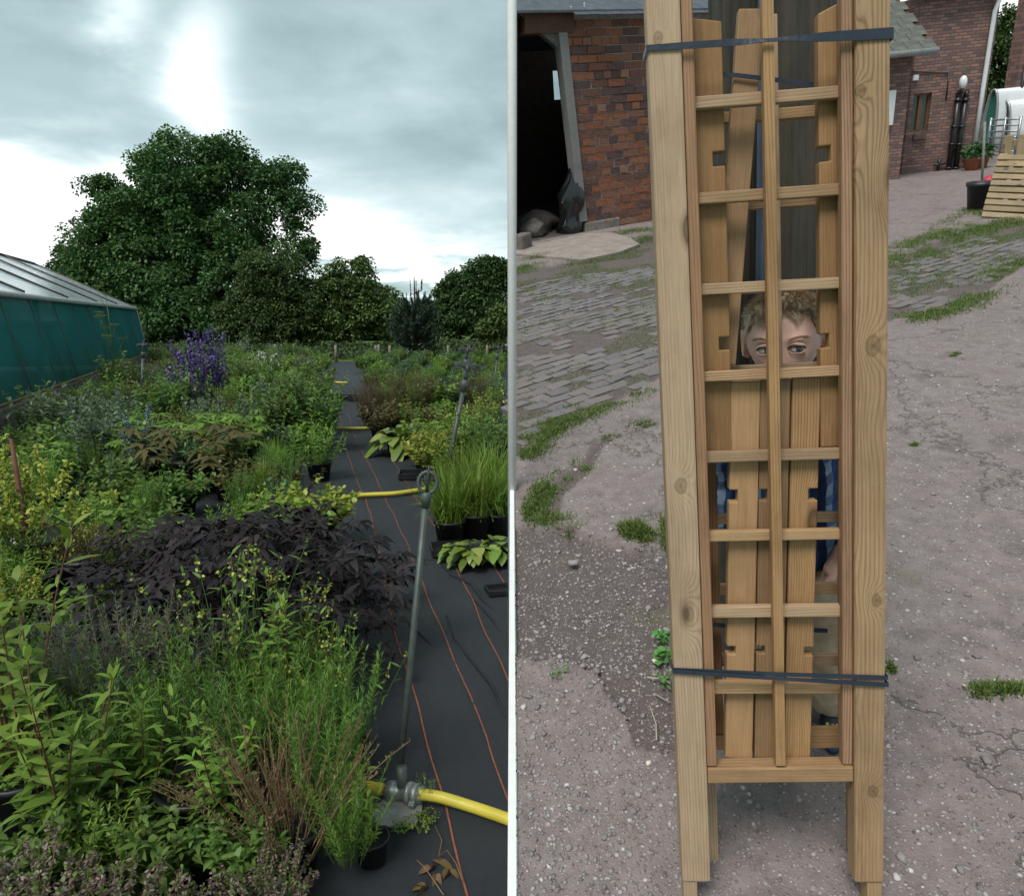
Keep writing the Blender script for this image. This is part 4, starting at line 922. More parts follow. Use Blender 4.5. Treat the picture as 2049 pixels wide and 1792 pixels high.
k = t.mix(t.math('MULTIPLY', t.ramp(t.math('ABSOLUTE', sxyz[0]), [(.066, 0), (.08, 1)]), .35), k, (.70, .32, .26))
t.set(t.b.inputs['Subsurface Weight'], .15); t.set(t.b.inputs['Subsurface Radius'], (.01, .004, .002)); t.set(t.b.inputs['Subsurface Scale'], .3); t.bump(t.noise(o, 240, 2), .05, .002); SKIN = t.fin(k, .5, .35)
nu, nv = 72, 60; HS = 1.04
U, Vv = np.meshgrid(np.linspace(0, 2 * np.pi, nu, endpoint=False), np.linspace(0.0001, np.pi - .0001, nv + 1))
def head_pos(U, Vv, grow=0.):
    x = np.sin(Vv) * np.sin(U); y = -np.sin(Vv) * np.cos(U); z = np.cos(Vv)
    X_ = x * .0715; Y_ = y * .088 + .008; Z_ = z * .094
    Z_ = np.where(z < 0, z * .105, Z_)
    jaw = smooth(-.01, -.10, Z_); X_ = X_ * (1 - .30 * jaw); Y_ = Y_ * (1 - .12 * jaw)
    X_ = X_ * (1 + .05 * smooth(.0, .06, Z_) * (1 - smooth(.07, .11, Z_)))
    fr = smooth(.1, -.5, y)                       # front of the head
    g = lambda cx_, cz_, sx_, sz_: np.exp(-((X_ - cx_) / sx_) ** 2 - ((Z_ - cz_) / sz_) ** 2)
    Y_ = Y_ + fr * (.006 * (1 - smooth(-.06, -.085, Y_)) * 0)
    Y_ = np.where(Y_ < -.066, -.066 + (Y_ + .066) * .62, Y_)      # flatten the face
    Y_ = Y_ + fr * .0085 * (g(.030, -.002, .016, .0115) + g(-.030, -.002, .016, .0115))
    Y_ = Y_ - fr * .0045 * (g(.030, .017, .02, .008) + g(-.030, .017, .02, .008))
    Y_ = Y_ - fr * (.017 * g(0, -.037, .0105, .0125) + .008 * g(0, -.014, .007, .022) + .006 * (g(.012, -.04, .006, .007) + g(-.012, -.04, .006, .007)))
    Y_ = Y_ - fr * .006 * (g(.038, -.04, .022, .022) + g(-.038, -.04, .022, .022))
    Y_ = Y_ - fr * (.006 * g(0, -.062, .02, .005) + .006 * g(0, -.072, .018, .005) - .004 * g(0, -.067, .022, .003) + .008 * g(0, -.092, .02, .014))
    n = np.stack([x, y, z], -1)
    return (np.stack([X_, Y_, Z_], -1) + n * grow) * HS
def grid_faces(nu, nv):
    i = np.arange(nv)[:, None] * nu; j = np.arange(nu)[None]; j2 = (j + 1) % nu
    return np.stack([i + j, i + nu + j, i + nu + j2, i + j2], -1).reshape(-1, 4)
hp = head_pos(U, Vv).reshape(-1, 3); bv = [hp + np.array(HC)]; bf = [grid_faces(nu, nv)]; cnt = len(hp)
TILT = Matrix.Rotation(R(-2), 3, 'Y')
body = MB(); body.v = [tuple(v) for v in bv[0]]; body.f = [tuple(f) for f in bf[0]]; body.m = [0] * len(body.f); body.sm = [True] * len(body.f)
# ears
for s in (-1, 1):
    c = HC + Vector((s * .070, .012, -.012)) * HS; vs = []; n1_, n2_ = 18, 8
    for i in range(n1_):
        a = 6.28318 * i / n1_; rr = Vector((s * (.010 + .004 * math.cos(a)), .014 * math.cos(a) * 1.05 + .004, .028 * math.sin(a) * (1 if math.sin(a) > 0 else .95)))
        for j in range(n2_):
            b = 6.28318 * j / n2_; d = Vector((s * .35, math.cos(a), math.sin(a))).normalized(); w = Vector((s, -.3, 0)).normalized(); vs.append(c + rr + (d * math.cos(b) + w * math.sin(b)) * .0052)
    body.add(vs, [(i * n2_ + j, i * n2_ + (j + 1) % n2_, ((i + 1) % n1_) * n2_ + (j + 1) % n2_, ((i + 1) % n1_) * n2_ + j) for i in range(n1_) for j in range(n2_)], 0, True)
    body.ball(c + Vector((s * .004, .004, -.002)), (.007, .014, .024))
    body.ball(c + Vector((s * .003, -.002, -.025)), (.006, .007, .008))
sh = EYE - .165
def limb(mb, pts, rs, n=14): mb.tube(pts, rs, n)
body.tube([HC + Vector((0, .016, -.07)), Vector((0, .02, sh + .04)), Vector((0, .018, sh - .02))], [.045, .043, .06], 16)
body.tube([(0, .015, sh + .01), (0, .012, sh - .05), (0, .008, sh - .2), (0, .01, .52), (0, .01, .46)], [.06, .105, .10, .10, .085], 20)
hipz = .50
ARM = {}
for s in (-1, 1):
    S_ = Vector((s * .115, .012, sh - .015)); E_ = Vector((s * .150, .03, sh - .20)); W_ = Vector((s * .124, -.05, .595))
    body.tube([Vector((s * .05, .015, sh)), S_, (S_ + E_) / 2, E_, (E_ + W_) / 2, W_], [.04, .04, .034, .029, .028, .019], 12)
    H_ = Vector((s * .088, -.095, .535)); d = (H_ - W_).normalized(); sd = Vector((0, -1, 0)); sd = (sd - d * sd.dot(d)).normalized(); nm = d.cross(sd)
    body.tube([W_, W_ + d * .018, H_ - d * .012, H_], [.017, .021, .023, .019], 10)          # palm
    for i, (off, ln) in enumerate(((-.017, .036), (-.006, .042), (.006, .040), (.016, .032))):
        b0 = H_ + sd * off - d * .012; k1 = b0 + d * ln * .55; dd = (d - nm * .0 + Vector((-s * .35, .1, -.2))).normalized(); k2 = k1 + dd * ln * .5; k3 = k2 + (dd + Vector((-s * .2, .25, -.1))).normalized() * ln * .42
        body.tube([b0, k1, k2, k3], [.0078, .0076, .0068, .0052], 8); body.ball(k3, .0053, 8, 6)
    tb = W_ + d * .022 + sd * .014; t1_ = tb + (sd * .7 + d * .6).normalized() * .024; t2_ = t1_ + (sd * .25 + d).normalized() * .020; body.tube([tb, t1_, t2_], [.0095, .0082, .0062], 8); body.ball(t2_, .0063, 8, 6)
for s in (-1, 1):
    body.tube([(s * .045, .01, .50), (s * .058, .008, .40), (s * .066, -.005, .27), (s * .074, .012, .15), (s * .08, .012, .06)], [.062, .056, .042, .036, .028], 14)
bo = body.build('body', SKIN, boy)
rm = bo.modifiers.new('remesh', 'REMESH'); rm.mode = 'VOXEL'; rm.voxel_size = .0028; rm.use_smooth_shade = True
smm = bo.modifiers.new('smooth', 'SMOOTH'); smm.factor = .5; smm.iterations = 3
# eyes
EW = plain('eye_white', (.78, .76, .74), .15, .6, 0, .03); IR = plain('iris', (.10, .115, .125), .1, .7, 0, .3, 200); PU = plain('pupil', (.006, .006, .006), .08, .8); LASH = plain('lash', (.05, .03, .02), .7)
for s in (-1, 1):
    c = HC + Vector((s * .0290, -.0665, -.002)) * HS; e0 = empty('eye'); e0.parent = boy
    m = MB(); m.ball(c, (.0150, .0098, .0082), 18, 12); m.build('eyeball', EW, e0)
    gz_ = c + Vector((.0042, -.0080, .0006)); m = MB(); m.ball(gz_, (.0068, .0028, .0068), 16, 8); m.build('iris', IR, e0)
    m = MB(); m.ball(gz_ + Vector((.0002, -.0014, 0)), (.0030, .0016, .0030), 12, 8); m.build('pupil', PU, e0)
    m = MB(); arc = [c + Vector((s * .0165 * math.cos(a), -.0036 - .0068 * abs(math.sin(a)) ** .8, .0080 * math.sin(a) + .0006)) for a in np.linspace(.0, math.pi, 14)]
    m.tube(arc, [.0009] + [.0017] * 12 + [.0009], 6); m.build('lashes', LASH, e0)
    m = MB(); arc = [c + Vector((s * .0165 * math.cos(a), -.0024 - .0068 * abs(math.sin(a)) ** .8, -.0080 * math.sin(a))) for a in np.linspace(0, math.pi, 14)]
    m.tube(arc, [.0006] + [.0009] * 12 + [.0012], 8); m.build('lower_lid', SKIN, e0)
    m = MB(); arc = [c + Vector((s * .0172 * math.cos(a), -.0015 - .0066 * abs(math.sin(a)) ** .8, .0118 * abs(math.sin(a)) ** .8 + .0006)) for a in np.linspace(0, math.pi, 14)]
    m.tube(arc, [.0008] + [.0017] * 12 + [.0012], 8); m.build('upper_lid', SKIN, e0)
HAIR = leafmat('fair_hair', (.40, .30, .19), (.62, .49, .33), (.78, .66, .48), .12, .45, .5)
# eyebrows and hair
n = 130
for s in (-1, 1):
    hb_ = LB()
    f_ = rng.random(n); P = np.stack([s * (.014 + .034 * f_) * HS, (-.0785 + .010 * f_ ** 2) * HS, .0185 + .006 * np.sin(f_ * 2.6) + rng.normal(0, .0011, n)], -1) + np.array(HC)
    A = unit(np.stack([s * np.ones(n), np.full(n, .05) + .25 * f_, .25 - .5 * f_], -1) + rng.normal(0, .1, (n, 3))); hb_.add(P, A, np.tile([0, 0, 1.], (n, 1)), .007, .0006, .1, NEEDLE, np.clip(rng.normal(.1, .1, n), 0, 1)); link('eyebrow', hb_.mesh('eyebrow', HAIR), None, boy)
n = 9000; d = unit(rng.normal(0, 1, (n * 2, 3))); Ud = np.arctan2(d[:, 0], -d[:, 1]); Vd = np.arccos(np.clip(d[:, 2], -1, 1))
hl = .058 + .008 * np.cos(Ud * 5) * (np.abs(Ud) < 1) ; hl = np.where(np.abs(Ud) > .9, .056 - (np.abs(Ud) - .9) * .09, hl); hl = np.where(np.abs(Ud) > 1.35, .015 - (np.abs(Ud) - 1.35) * .06, hl)
pos = head_pos(Ud, Vd); hl = hl * HS; keep = pos[:, 2] > np.maximum(hl, -.06) + rng.normal(0, .002, len(hl)); keep &= ~((np.abs(Ud) > 1.35) & (np.abs(Ud) < 1.75) & (pos[:, 2] < .012))
pos, dd, Ud = pos[keep], d[keep], Ud[keep]; n = len(pos)
fwd = np.stack([.35 * np.sin(dd[:, 0] * 9), -np.ones(n) * .75, -.25 * np.ones(n)], -1); front = smooth(.2, -.6, dd[:, 1])[:, None]; topn = smooth(.3, .9, dd[:, 2])[:, None]
down = np.stack([np.zeros(n), .2 * np.ones(n), -np.ones(n)], -1)
flow = fwd * (front * .7 + topn * .5) + down * (1 - topn) * .9 + np.stack([np.sin(pos[:, 1] * 90 + pos[:, 0] * 60), np.cos(pos[:, 0] * 85), np.zeros(n)], -1) * .35
A = unit(dd * (.30 + .55 * topn) + flow * .75 + rng.normal(0, .16, (n, 3))); S = unit(np.cross(A, dd) + 1e-6)
hb_ = LB(); hb_.add(pos + np.array(HC) - dd * .001, A, S, rng.uniform(.020, .032, n) * (1 - .15 * topn[:, 0]) * (1 - .42 * (front * (1 - topn))[:, 0]), rng.uniform(.0005, .0011, n), .25, [(0, 1), (.5, .9), (1, 0)], np.clip(rng.normal(.5, .22, n), 0, 1))
link('hair', hb_.mesh('hair', HAIR), None, boy)
capP = head_pos(U, Vv, .0035); ok = (capP[..., 2] > np.where(np.abs(((U + np.pi) % (2 * np.pi)) - np.pi) < 1.0, .066, np.where(np.abs(((U + np.pi) % (2 * np.pi)) - np.pi) < 1.75, .024, -.06))).reshape(-1)
fq = grid_faces(nu, nv); fq = fq[ok[fq].all(1)]; me_ = np_mesh('hair_cap', capP.reshape(-1, 3) + np.array(HC), [fq], np.full(nu * (nv + 1), .55), True); me_.materials.append(HAIR); link('hair_cap', me_, None, boy)
# clothes
t = NT('blue_check_shirt'); o = t.obj(); sx = t.node('ShaderNodeSeparateXYZ', {0: t.node('ShaderNodeVectorMath', {0: o, 1: t.node('ShaderNodeVectorMath', {0: t.noise(o, 14, 3, col=True), 1: (.03, .03, .03)}, operation='MULTIPLY').outputs[0]}, operation='ADD').outputs[0]}).outputs
def stripes(v, f, w): return t.math('GREATER_THAN', t.math('FRACT', t.math('MULTIPLY', v, f)), w)
k = t.mix(t.math('MULTIPLY', stripes(sx[0], 21., .32), .92), (.24, .30, .42), (.012, .045, .15)); k = t.mix(t.math('MULTIPLY', stripes(sx[2], 19., .55), .6), k, (.012, .035, .12)); k = t.mix(t.math('MULTIPLY', stripes(sx[0], 10.5, .8), .8), k, (.01, .012, .035))
t.bump(t.noise(o, 24, 4), .5, .02); SHIRT = t.fin(k, .85, .2)
m = MB(); m.tube([(0, .018, sh + .035), (0, .016, sh + .005), (0, .012, sh - .06), (0, .008, sh - .2), (0, .008, .57), (0, .008, .535)], [.055, .085, .122, .118, .120, .124], 24)
for s in (-1, 1):
    S_ = Vector((s * .11, .012, sh - .02)); E_ = Vector((s * .150, .03, sh - .20)); W_ = Vector((s * .128, -.042, .612)); m.tube([Vector((s * .06, .014, sh - .005)), S_, (S_ + E_) / 2, E_, (E_ + W_) / 2, W_], [.05, .05, .046, .042, .038, .031], 14)
o = m.build('shirt', SHIRT, boy); r_ = o.modifiers.new('r', 'REMESH'); r_.mode = 'VOXEL'; r_.voxel_size = .006; r_.use_smooth_shade = True; q = o.modifiers.new('s', 'SMOOTH'); q.iterations = 6
tx = bpy.data.textures.new('folds', 'CLOUDS'); tx.noise_scale = .06; dm = o.modifiers.new('d', 'DISPLACE'); dm.texture = tx; dm.strength = .02; dm.mid_level = .5
TRS = plain('beige_trousers', (.40, .31, .22), .9, .15, 0, .15, 30, .3); m = MB()
m.tube([(0, .01, .575), (0, .01, .50), (0, .012, .43)], [.106, .114, .102], 20)
for s in (-1, 1): m.tube([(s * .05, .01, .47), (s * .062, .006, .40), (s * .070, -.004, .27), (s * .079, .010, .15), (s * .085, .008, .075), (s * .086, .004, .055)], [.070, .070, .060, .058, .060, .056], 18)
o = m.build('trousers', TRS, boy); r_ = o.modifiers.new('r', 'REMESH'); r_.mode = 'VOXEL'; r_.voxel_size = .006; r_.use_smooth_shade = True; q = o.modifiers.new('s', 'SMOOTH'); q.iterations = 5
dm = o.modifiers.new('d', 'DISPLACE'); dm.texture = tx; dm.strength = .025; dm.mid_level = .5
SHOE = plain('navy_shoe', (.012, .02, .035), .45, .4, 0, .3); SOLE = plain('shoe_sole', (.03, .05, .09), .6); YEL = plain('yellow_trim', (.65, .55, .08), .5)
for s in (-1, 1):
    cx_ = s * .088; e0 = empty('shoe'); e0.parent = boy; vs = []; n1_ = 20
    for (z, gx_, gy_, oy) in ((.004, .033, .082, -.028), (.022, .035, .085, -.028), (.024, .033, .081, -.027), (.045, .031, .072, -.018), (.062, .028, .052, .0), (.085, .026, .034, .016), (.10, .026, .03, .018)):
        for j in range(n1_):
            a = 6.28318 * j / n1_; vs.append(Vector((cx_ + gx_ * math.cos(a) * (1 - .12 * max(0, -math.sin(a))), oy + gy_ * math.sin(a), z)))
    fs = lambda i0, i1: [(i * n1_ + j, i * n1_ + (j + 1) % n1_, (i + 1) * n1_ + (j + 1) % n1_, (i + 1) * n1_ + j) for i in range(i0, i1) for j in range(n1_)]
    m = MB(); m.add(vs, fs(2, 6) , 0, True); m.build('upper', SHOE, e0); m = MB(); m.add(vs, fs(0, 2) + [tuple(range(n1_ - 1, -1, -1))], 0, True); m.build('sole', SOLE, e0)
    m = MB()
    for q in range(3): m.box(cx_ - .016 + q * .012, cx_ - .009 + q * .012, -.062, -.058, .052, .058)
    m.build('trim', YEL, e0)

# ================================================================== NURSERY GARDEN (level ground, left of the boundary)
t = NT('woven_ground_fabric'); o = t.pos(); w1 = t.node('ShaderNodeTexWave', {'Vector': o, 'Scale': 160.}, wave_type='BANDS', bands_direction='X').outputs[1]; w2 = t.node('ShaderNodeTexWave', {'Vector': o, 'Scale': 160.}, wave_type='BANDS', bands_direction='Y').outputs[1]
nz_ = t.noise(o, 2.5, 5, .65); nf = t.noise(o, 45, 4, .7)
k = t.mix(nz_, (.020, .025, .031), (.044, .051, .060)); k = t.mix(t.math('MULTIPLY', t.ramp(nf, [(.5, 0), (.75, 1)]), .5), k, (.055, .06, .065))
k = t.mix(t.ramp(t.noise(o, 1.6, 6, .7), [(.62, 0), (.78, .55)]), k, (.075, .058, .04))
t.bump(t.math('ADD', t.math('MULTIPLY', t.math('ADD', w1, w2), .12), t.noise(o, 5.5, 4, .6)), .7, .03); FAB = t.fin(k, .62, .4)
# fabric sheet with small wrinkles
xs_ = np.concatenate([-np.geomspace(.0105, 3.6, 90), -np.linspace(3.9, 40, 40)]); ys_ = np.geomspace(.9, 27, 170)
XX, YY = np.meshgrid(xs_, ys_); ZZ = .006 * sn(XX, YY, 6, 21) + .003 * sn(XX, YY, 19, 22) - .006
wr = (np.abs(sn(XX * 1.0 + YY * .5, YY * .35, 6, 25)) < .05) * .006; ZZ = ZZ + wr
idx = np.arange(XX.size).reshape(XX.shape); Fq = np.stack([idx[:-1, :-1], idx[1:, :-1], idx[1:, 1:], idx[:-1, 1:]], -1).reshape(-1, 4)
g = link('fabric_path', np_mesh('fabric_path', np.stack([XX, YY, ZZ], -1), [Fq], None, True), FAB); tag(g, kind='structure')
t = NT('field_grass'); o = t.pos(); k = t.mix(t.noise(o, .4, 5, .65), (.05, .10, .02), (.13, .20, .05)); t.bump(t.noise(o, 6, 4, .7), .6, .1)
FLD = t.fin(k, .9, .2); m = MB(); m.add([(-900, 26.9, -.02), (-.03, 26.9, -.02), (60, 95, -.02), (900, 900, -.02), (900, 2200, -.02), (-900, 2200, -.02)], [(0, 1, 2, 3, 4, 5)]); m.add([(-900, -60, -.05), (-.03, -60, -.05), (-.03, 26.9, -.05), (-900, 26.9, -.05)], [(0, 1, 2, 3)]); tag(m.build('field', FLD), kind='structure')
# orange guide lines woven into the fabric
ORG = plain('orange_thread', (.22, .075, .042), .8, .2, 0, .35, 60)
def fabz(x, y): return float(.006 * sn(np.array([x]), np.array([y]), 6, 21)[0] + .003 * sn(np.array([x]), np.array([y]), 19, 22)[0] - .006)
def line(pp, w, label):
    P = []
    for i in range(len(pp) - 1):
        a, b = gp(*pp[i]), gp(*pp[i + 1]); n = max(3, int((b - a).length / .07))
        for j in range(n): q = a.lerp(b, j / n); q.x += .004 * math.sin(q.y * 9 + len(pp)); P.append(q)
    P.append(gp(*pp[-1])); m = MB(); vs = []
    for q in P: z = fabz(q.x, q.y) + .005; vs += [(q.x - w / 2, q.y, z), (q.x + w / 2, q.y, z)]
    m.add(vs, [(2 * i, 2 * i + 1, 2 * i + 3, 2 * i + 2) for i in range(len(P) - 1)]); m.build('guide_line', ORG, g)
line([(962, 1850), (938, 1790), (905, 1680), (885, 1590), (858, 1490), (832, 1400), (812, 1330), (790, 1270), (772, 1180), (757, 1090), (733, 1000), (712, 955), (695, 905), (684, 860), (676, 800)], .0062, '')
line([(1080, 1740), (1014, 1600), (975, 1470), (930, 1370), (902, 1300), (868, 1220), (843, 1160), (820, 1100), (790, 1035), (768, 990), (745, 940), (722, 900), (706, 860), (690, 800), (680, 775)], .0055, '')
line([(1075, 1470), (1015, 1355), (975, 1270), (945, 1200), (915, 1140), (880, 1070), (850, 1020), (825, 985), (792, 930), (766, 895), (742, 860), (722, 830)], .0055, '')
line([(1016, 1180), (985, 1125), (960, 1085)], .006, '')
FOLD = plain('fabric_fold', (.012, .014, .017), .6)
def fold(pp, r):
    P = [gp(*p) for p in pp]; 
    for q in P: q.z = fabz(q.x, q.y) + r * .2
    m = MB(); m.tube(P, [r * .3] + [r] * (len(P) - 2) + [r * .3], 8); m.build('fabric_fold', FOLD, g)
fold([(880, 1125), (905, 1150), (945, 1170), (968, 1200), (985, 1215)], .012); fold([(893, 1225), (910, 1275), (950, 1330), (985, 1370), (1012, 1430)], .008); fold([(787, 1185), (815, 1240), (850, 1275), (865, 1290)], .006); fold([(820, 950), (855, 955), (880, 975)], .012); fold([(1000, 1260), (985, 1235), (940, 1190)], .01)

# ------------------------------------------------------------------ shade tunnel
b0, b1 = gp(-60, 922), gp(300, 735); td = (b1 - b0).normalized(); tnr = Vector((td.y, -td.x, 0))     # towards the path
TLen = (b1 - b0).length + 3.0; st_ = b1 - td * TLen
TNM = Matrix(((td.x, -tnr.x, 0, st_.x), (td.y, -tnr.y, 0, st_.y), (0, 0, 1, 0), (0, 0, 0, 1))); TNI = TNM.inverted()
tun = empty('shade_tunnel', TNM, 'long green net sided tunnel with clear sheet roof at the left', 'tunnel')
EV = (at(280, 605, (b1 - CAM).dot(Fv))).z; EIN = .30; EV -= .2; RIDH = 3.15; RIDD = 2.9; KB = .46
t = NT('green_shade_net'); o = t.obj(); xs3 = t.node('ShaderNodeSeparateXYZ', {0: o}).outputs
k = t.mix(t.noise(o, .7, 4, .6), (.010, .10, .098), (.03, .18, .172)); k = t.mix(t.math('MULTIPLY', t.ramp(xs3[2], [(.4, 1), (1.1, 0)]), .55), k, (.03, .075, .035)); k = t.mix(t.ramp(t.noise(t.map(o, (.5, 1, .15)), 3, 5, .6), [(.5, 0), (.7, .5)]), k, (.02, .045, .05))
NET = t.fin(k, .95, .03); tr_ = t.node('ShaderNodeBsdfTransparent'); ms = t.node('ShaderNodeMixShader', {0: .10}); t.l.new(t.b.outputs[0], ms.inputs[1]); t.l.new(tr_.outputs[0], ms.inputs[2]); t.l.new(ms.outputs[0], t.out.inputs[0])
t = NT('clear_roof_sheet'); o = t.obj(); k = t.mix(t.noise(t.map(o, (.3, 1, 1)), 3, 5, .65), (.30, .35, .37), (.48, .54, .56)); t.bump(t.noise(o, 2, 3), .3, .05); SHEET = t.fin(k, .18, .6)
RUST = plain('roof_batten', (.085, .075, .07), .8); TIM = plain('tunnel_timber', (.06, .075, .05), .9); INN = plain('tunnel_inside_timber', (.24, .15, .09), .85)
pan = 1.55; npn = int(TLen / pan)
for i in range(npn + 1):
    x0 = TLen - (i + 1) * pan; x1 = TLen - i * pan
    if x0 < -1: break
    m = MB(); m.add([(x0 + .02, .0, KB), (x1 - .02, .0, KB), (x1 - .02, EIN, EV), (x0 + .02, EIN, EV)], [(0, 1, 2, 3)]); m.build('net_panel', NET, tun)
    m = MB(); m.tube([(x1, .002, KB - .05), (x1, EIN + .002, EV)], .016, 6); m.build('rib', TIM, tun)
    m = MB(); m.add([(x0 + .015, EIN - .06, EV + .02), (x1 - .015, EIN - .06, EV + .02), (x1 - .015, RIDD, RIDH), (x0 + .015, RIDD, RIDH)], [(0, 1, 2, 3)], 0); o = m.build('roof_sheet', SHEET, tun); o.modifiers.new('t', 'SOLIDIFY').thickness = .012
    if i % 2 == 0: m = MB(); m.tube([(x1, EIN + .03, EV + .075), (x1, RIDD, RIDH + .035)], .022, 6); m.build('roof_batten', RUST, tun)
    if i % 2: m = MB(); m.tube([(x0 + .6, 1.1, 0), (x0 + .5, 1.0, EV + .2)], .06, 6); m.build('inner_post', INN, tun)
m = MB(); m.tube([(0, EIN - .06, EV), (TLen, EIN - .06, EV)], .045, 8); m.build('eave_rail', plain('pale_eave', (.36, .38, .37), .5), tun)
m = MB(); m.tube([(0, RIDD, RIDH + .03), (TLen, RIDD, RIDH + .03)], .035, 8); m.build('ridge_rail', RUST, tun)
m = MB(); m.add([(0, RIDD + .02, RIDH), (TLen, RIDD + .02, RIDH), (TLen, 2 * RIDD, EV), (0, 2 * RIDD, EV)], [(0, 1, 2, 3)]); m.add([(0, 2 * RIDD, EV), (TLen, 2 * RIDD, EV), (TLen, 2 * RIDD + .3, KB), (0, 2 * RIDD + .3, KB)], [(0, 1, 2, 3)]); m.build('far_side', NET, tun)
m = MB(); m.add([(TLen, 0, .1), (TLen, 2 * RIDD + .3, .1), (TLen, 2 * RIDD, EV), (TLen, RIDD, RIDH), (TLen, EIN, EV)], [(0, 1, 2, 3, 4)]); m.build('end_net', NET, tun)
m = MB(); m.tube([(TLen + .01, -.01, .1), (TLen + .01, EIN - .05, EV + .02), (TLen + .01, RIDD, RIDH + .02)], .028, 6); m.build('end_frame', plain('end_pole', (.33, .33, .30), .6), tun)
m = MB(); m.tube([(0, 1.4, 1.35), (TLen, 1.4, 1.35)], .05, 6); m.tube([(0, .0, KB), (TLen, .0, KB)], .02, 6); m.build('inner_rail', INN, tun)
BLOCK = plain('concrete_block', (.15, .125, .115), .92, .2, 0, .3, 6, .4); mb_ = MB(); mb_.bbox(-.215, .215, -.06, .12, -.05, KB - .03, .012); blm = mb_.mesh('block'); blm.materials.append(BLOCK)
for i in range(int(TLen / .445)): link('block', blm, None, tun, T(TLen - .25 - i * .445, rng.normal(0, .006), rng.normal(0, .006)))

# ------------------------------------------------------------------ trees
BARK = plain('bark', (.06, .05, .042), .95, .2, 0, .4, 8, .6)
def world_leaf(name, lo, mid, hi, tr=.22): return leafmat(name, lo, mid, hi, tr, .55, .3)
TLEAF = [(0, .15), (.42, 1.), (1, 0)]
def tree(name, label, D, blobs, base_px, mat, leaf, npuff, per, puff=(.35, .75), trunk_r=.3, seed=0, prof=TLEAF, limbs=9, group='trees beyond the nursery fence', wid=.42, fill=.35):
    g = np.random.default_rng(seed); s = D / FPX; base = gp(*base_px); base = at(base_px[0], CY - FPX * math.tan(PITCH) + 1.5 / D * FPX * 1.02, D); base.z = 0
    e0 = empty(name, Matrix.Translation(base), label, 'tree', group)
    C, Rr = [], []
    for (x, y, rx, ry) in blobs:
        p = at(x, y, D) - base; C.append(p[:]); Rr.append((rx * s, max(rx, ry) * s * .8, ry * s))
    C = np.array(C); Rr = np.array(Rr); vol = Rr.prod(1) ** (2 / 3); idx = g.choice(len(C), npuff, p=vol / vol.sum())
    d = unit(g.normal(0, 1, (npuff, 3))); rad = np.where(g.random(npuff) < fill, g.uniform(.25, .85, npuff), g.uniform(.82, 1.04, npuff))
    pc = C[idx] + d * Rr[idx] * rad[:, None]; pr = g.uniform(*puff, npuff) ; pc[:, 2] = np.maximum(pc[:, 2], .25)
    pc_t = g.normal(0, .13, npuff)
    N = npuff * per; pi_ = np.repeat(np.arange(npuff), per); dd = unit(g.normal(0, 1, (N, 3)) + np.array([0, 0, .35])); rr = pr[pi_] * g.uniform(.45, 1.05, N) ** .7
    P = pc[pi_] + dd * rr[:, None] * np.array([1.15, 1.15, .72]); A = unit(dd * .7 + g.normal(0, .55, (N, 3)) + np.array([0, 0, -.25])); S = sides(A, g.uniform(-.7, .7, N))
    b = LB(); b.add(P, A, S, leaf * g.uniform(.6, 1.25, N), leaf * wid * g.uniform(.7, 1.2, N), .15, prof, np.clip(g.normal(.5, .16, N) + pc_t[pi_], 0, 1)); link('crown', b.mesh('crown', mat), None, e0)
    top = C[np.argmax(C[:, 2])]; m = MB(); m.tube([(0, 0, -.2), (top[0] * .1, 0, top[2] * .25), (top[0] * .4, top[1] * .4, top[2] * .55), tuple(top)], [trunk_r * 1.25, trunk_r, trunk_r * .65, trunk_r * .15], 10)
    for k in range(limbs):
        c = pc[g.integers(npuff)]; h0 = g.uniform(.2, .6) * top[2]; f_ = h0 / top[2]; st = Vector((top[0] * f_ * .6, top[1] * f_ * .6, h0)); md = st.lerp(Vector(c), .55) + Vector((0, 0, .1 * abs(c[2]))); m.tube([st, md, c], [trunk_r * .42, trunk_r * .25, trunk_r * .06], 6)
    m.build('trunk', BARK, e0); return e0
TG = world_leaf('sycamore_leaf', (.028, .066, .02), (.064, .128, .037), (.125, .205, .06)); TG2 = world_leaf('ash_leaf', (.028, .064, .018), (.064, .12, .034), (.115, .185, .055)); TG3 = world_leaf('hedge_tree_leaf', (.042, .085, .02), (.092, .155, .04), (.16, .23, .07)); TG4 = world_leaf('oak_leaf', (.026, .06, .018), (.056, .106, .033), (.10, .165, .052)); PINE = world_leaf('pine_needle', (.045, .085, .055), (.085, .14, .09), (.14, .20, .13), .1)
tree('sycamore_tree', 'huge dense dark sycamore towering over the nursery at the left', 38, [(395, 345, 105, 82), (300, 420, 110, 105), (420, 440, 125, 105), (250, 520, 92, 100), (345, 560, 135, 120), (548, 375, 46, 50), (592, 425, 30, 42), (460, 560, 115, 105), (225, 600, 75, 80), (590, 500, 38, 34), (380, 640, 170, 55)], (395, 690), TG, .175, 720, 270, (.35, .95), .55, 1, TLEAF, 26, fill=.2)
tree('bushy_tree', 'rounded mid green tree in front of the sycamore’s right flank', 33, [(540, 565, 68, 62), (510, 630, 70, 52), (590, 625, 52, 55), (545, 660, 90, 32)], (545, 690), TG2, .115, 330, 220, (.28, .55), .2, 2)
tree('open_crowned_tree', 'loose branching tree right of the rounded one', 34, [(690, 555, 50, 38), (640, 600, 50, 45), (715, 600, 45, 42), (680, 645, 62, 38), (755, 630, 38, 42), (725, 530, 20, 20)], (680, 690), TG3, .14, 230, 130, (.18, .5), .18, 3, TLEAF, 20)
tree('small_tree', 'small tree with sparse crown left of the pine', 36, [(770, 605, 26, 24), (790, 640, 30, 34), (750, 590, 18, 16)], (775, 690), TG3, .16, 110, 90, (.22, .45), .12, 4)
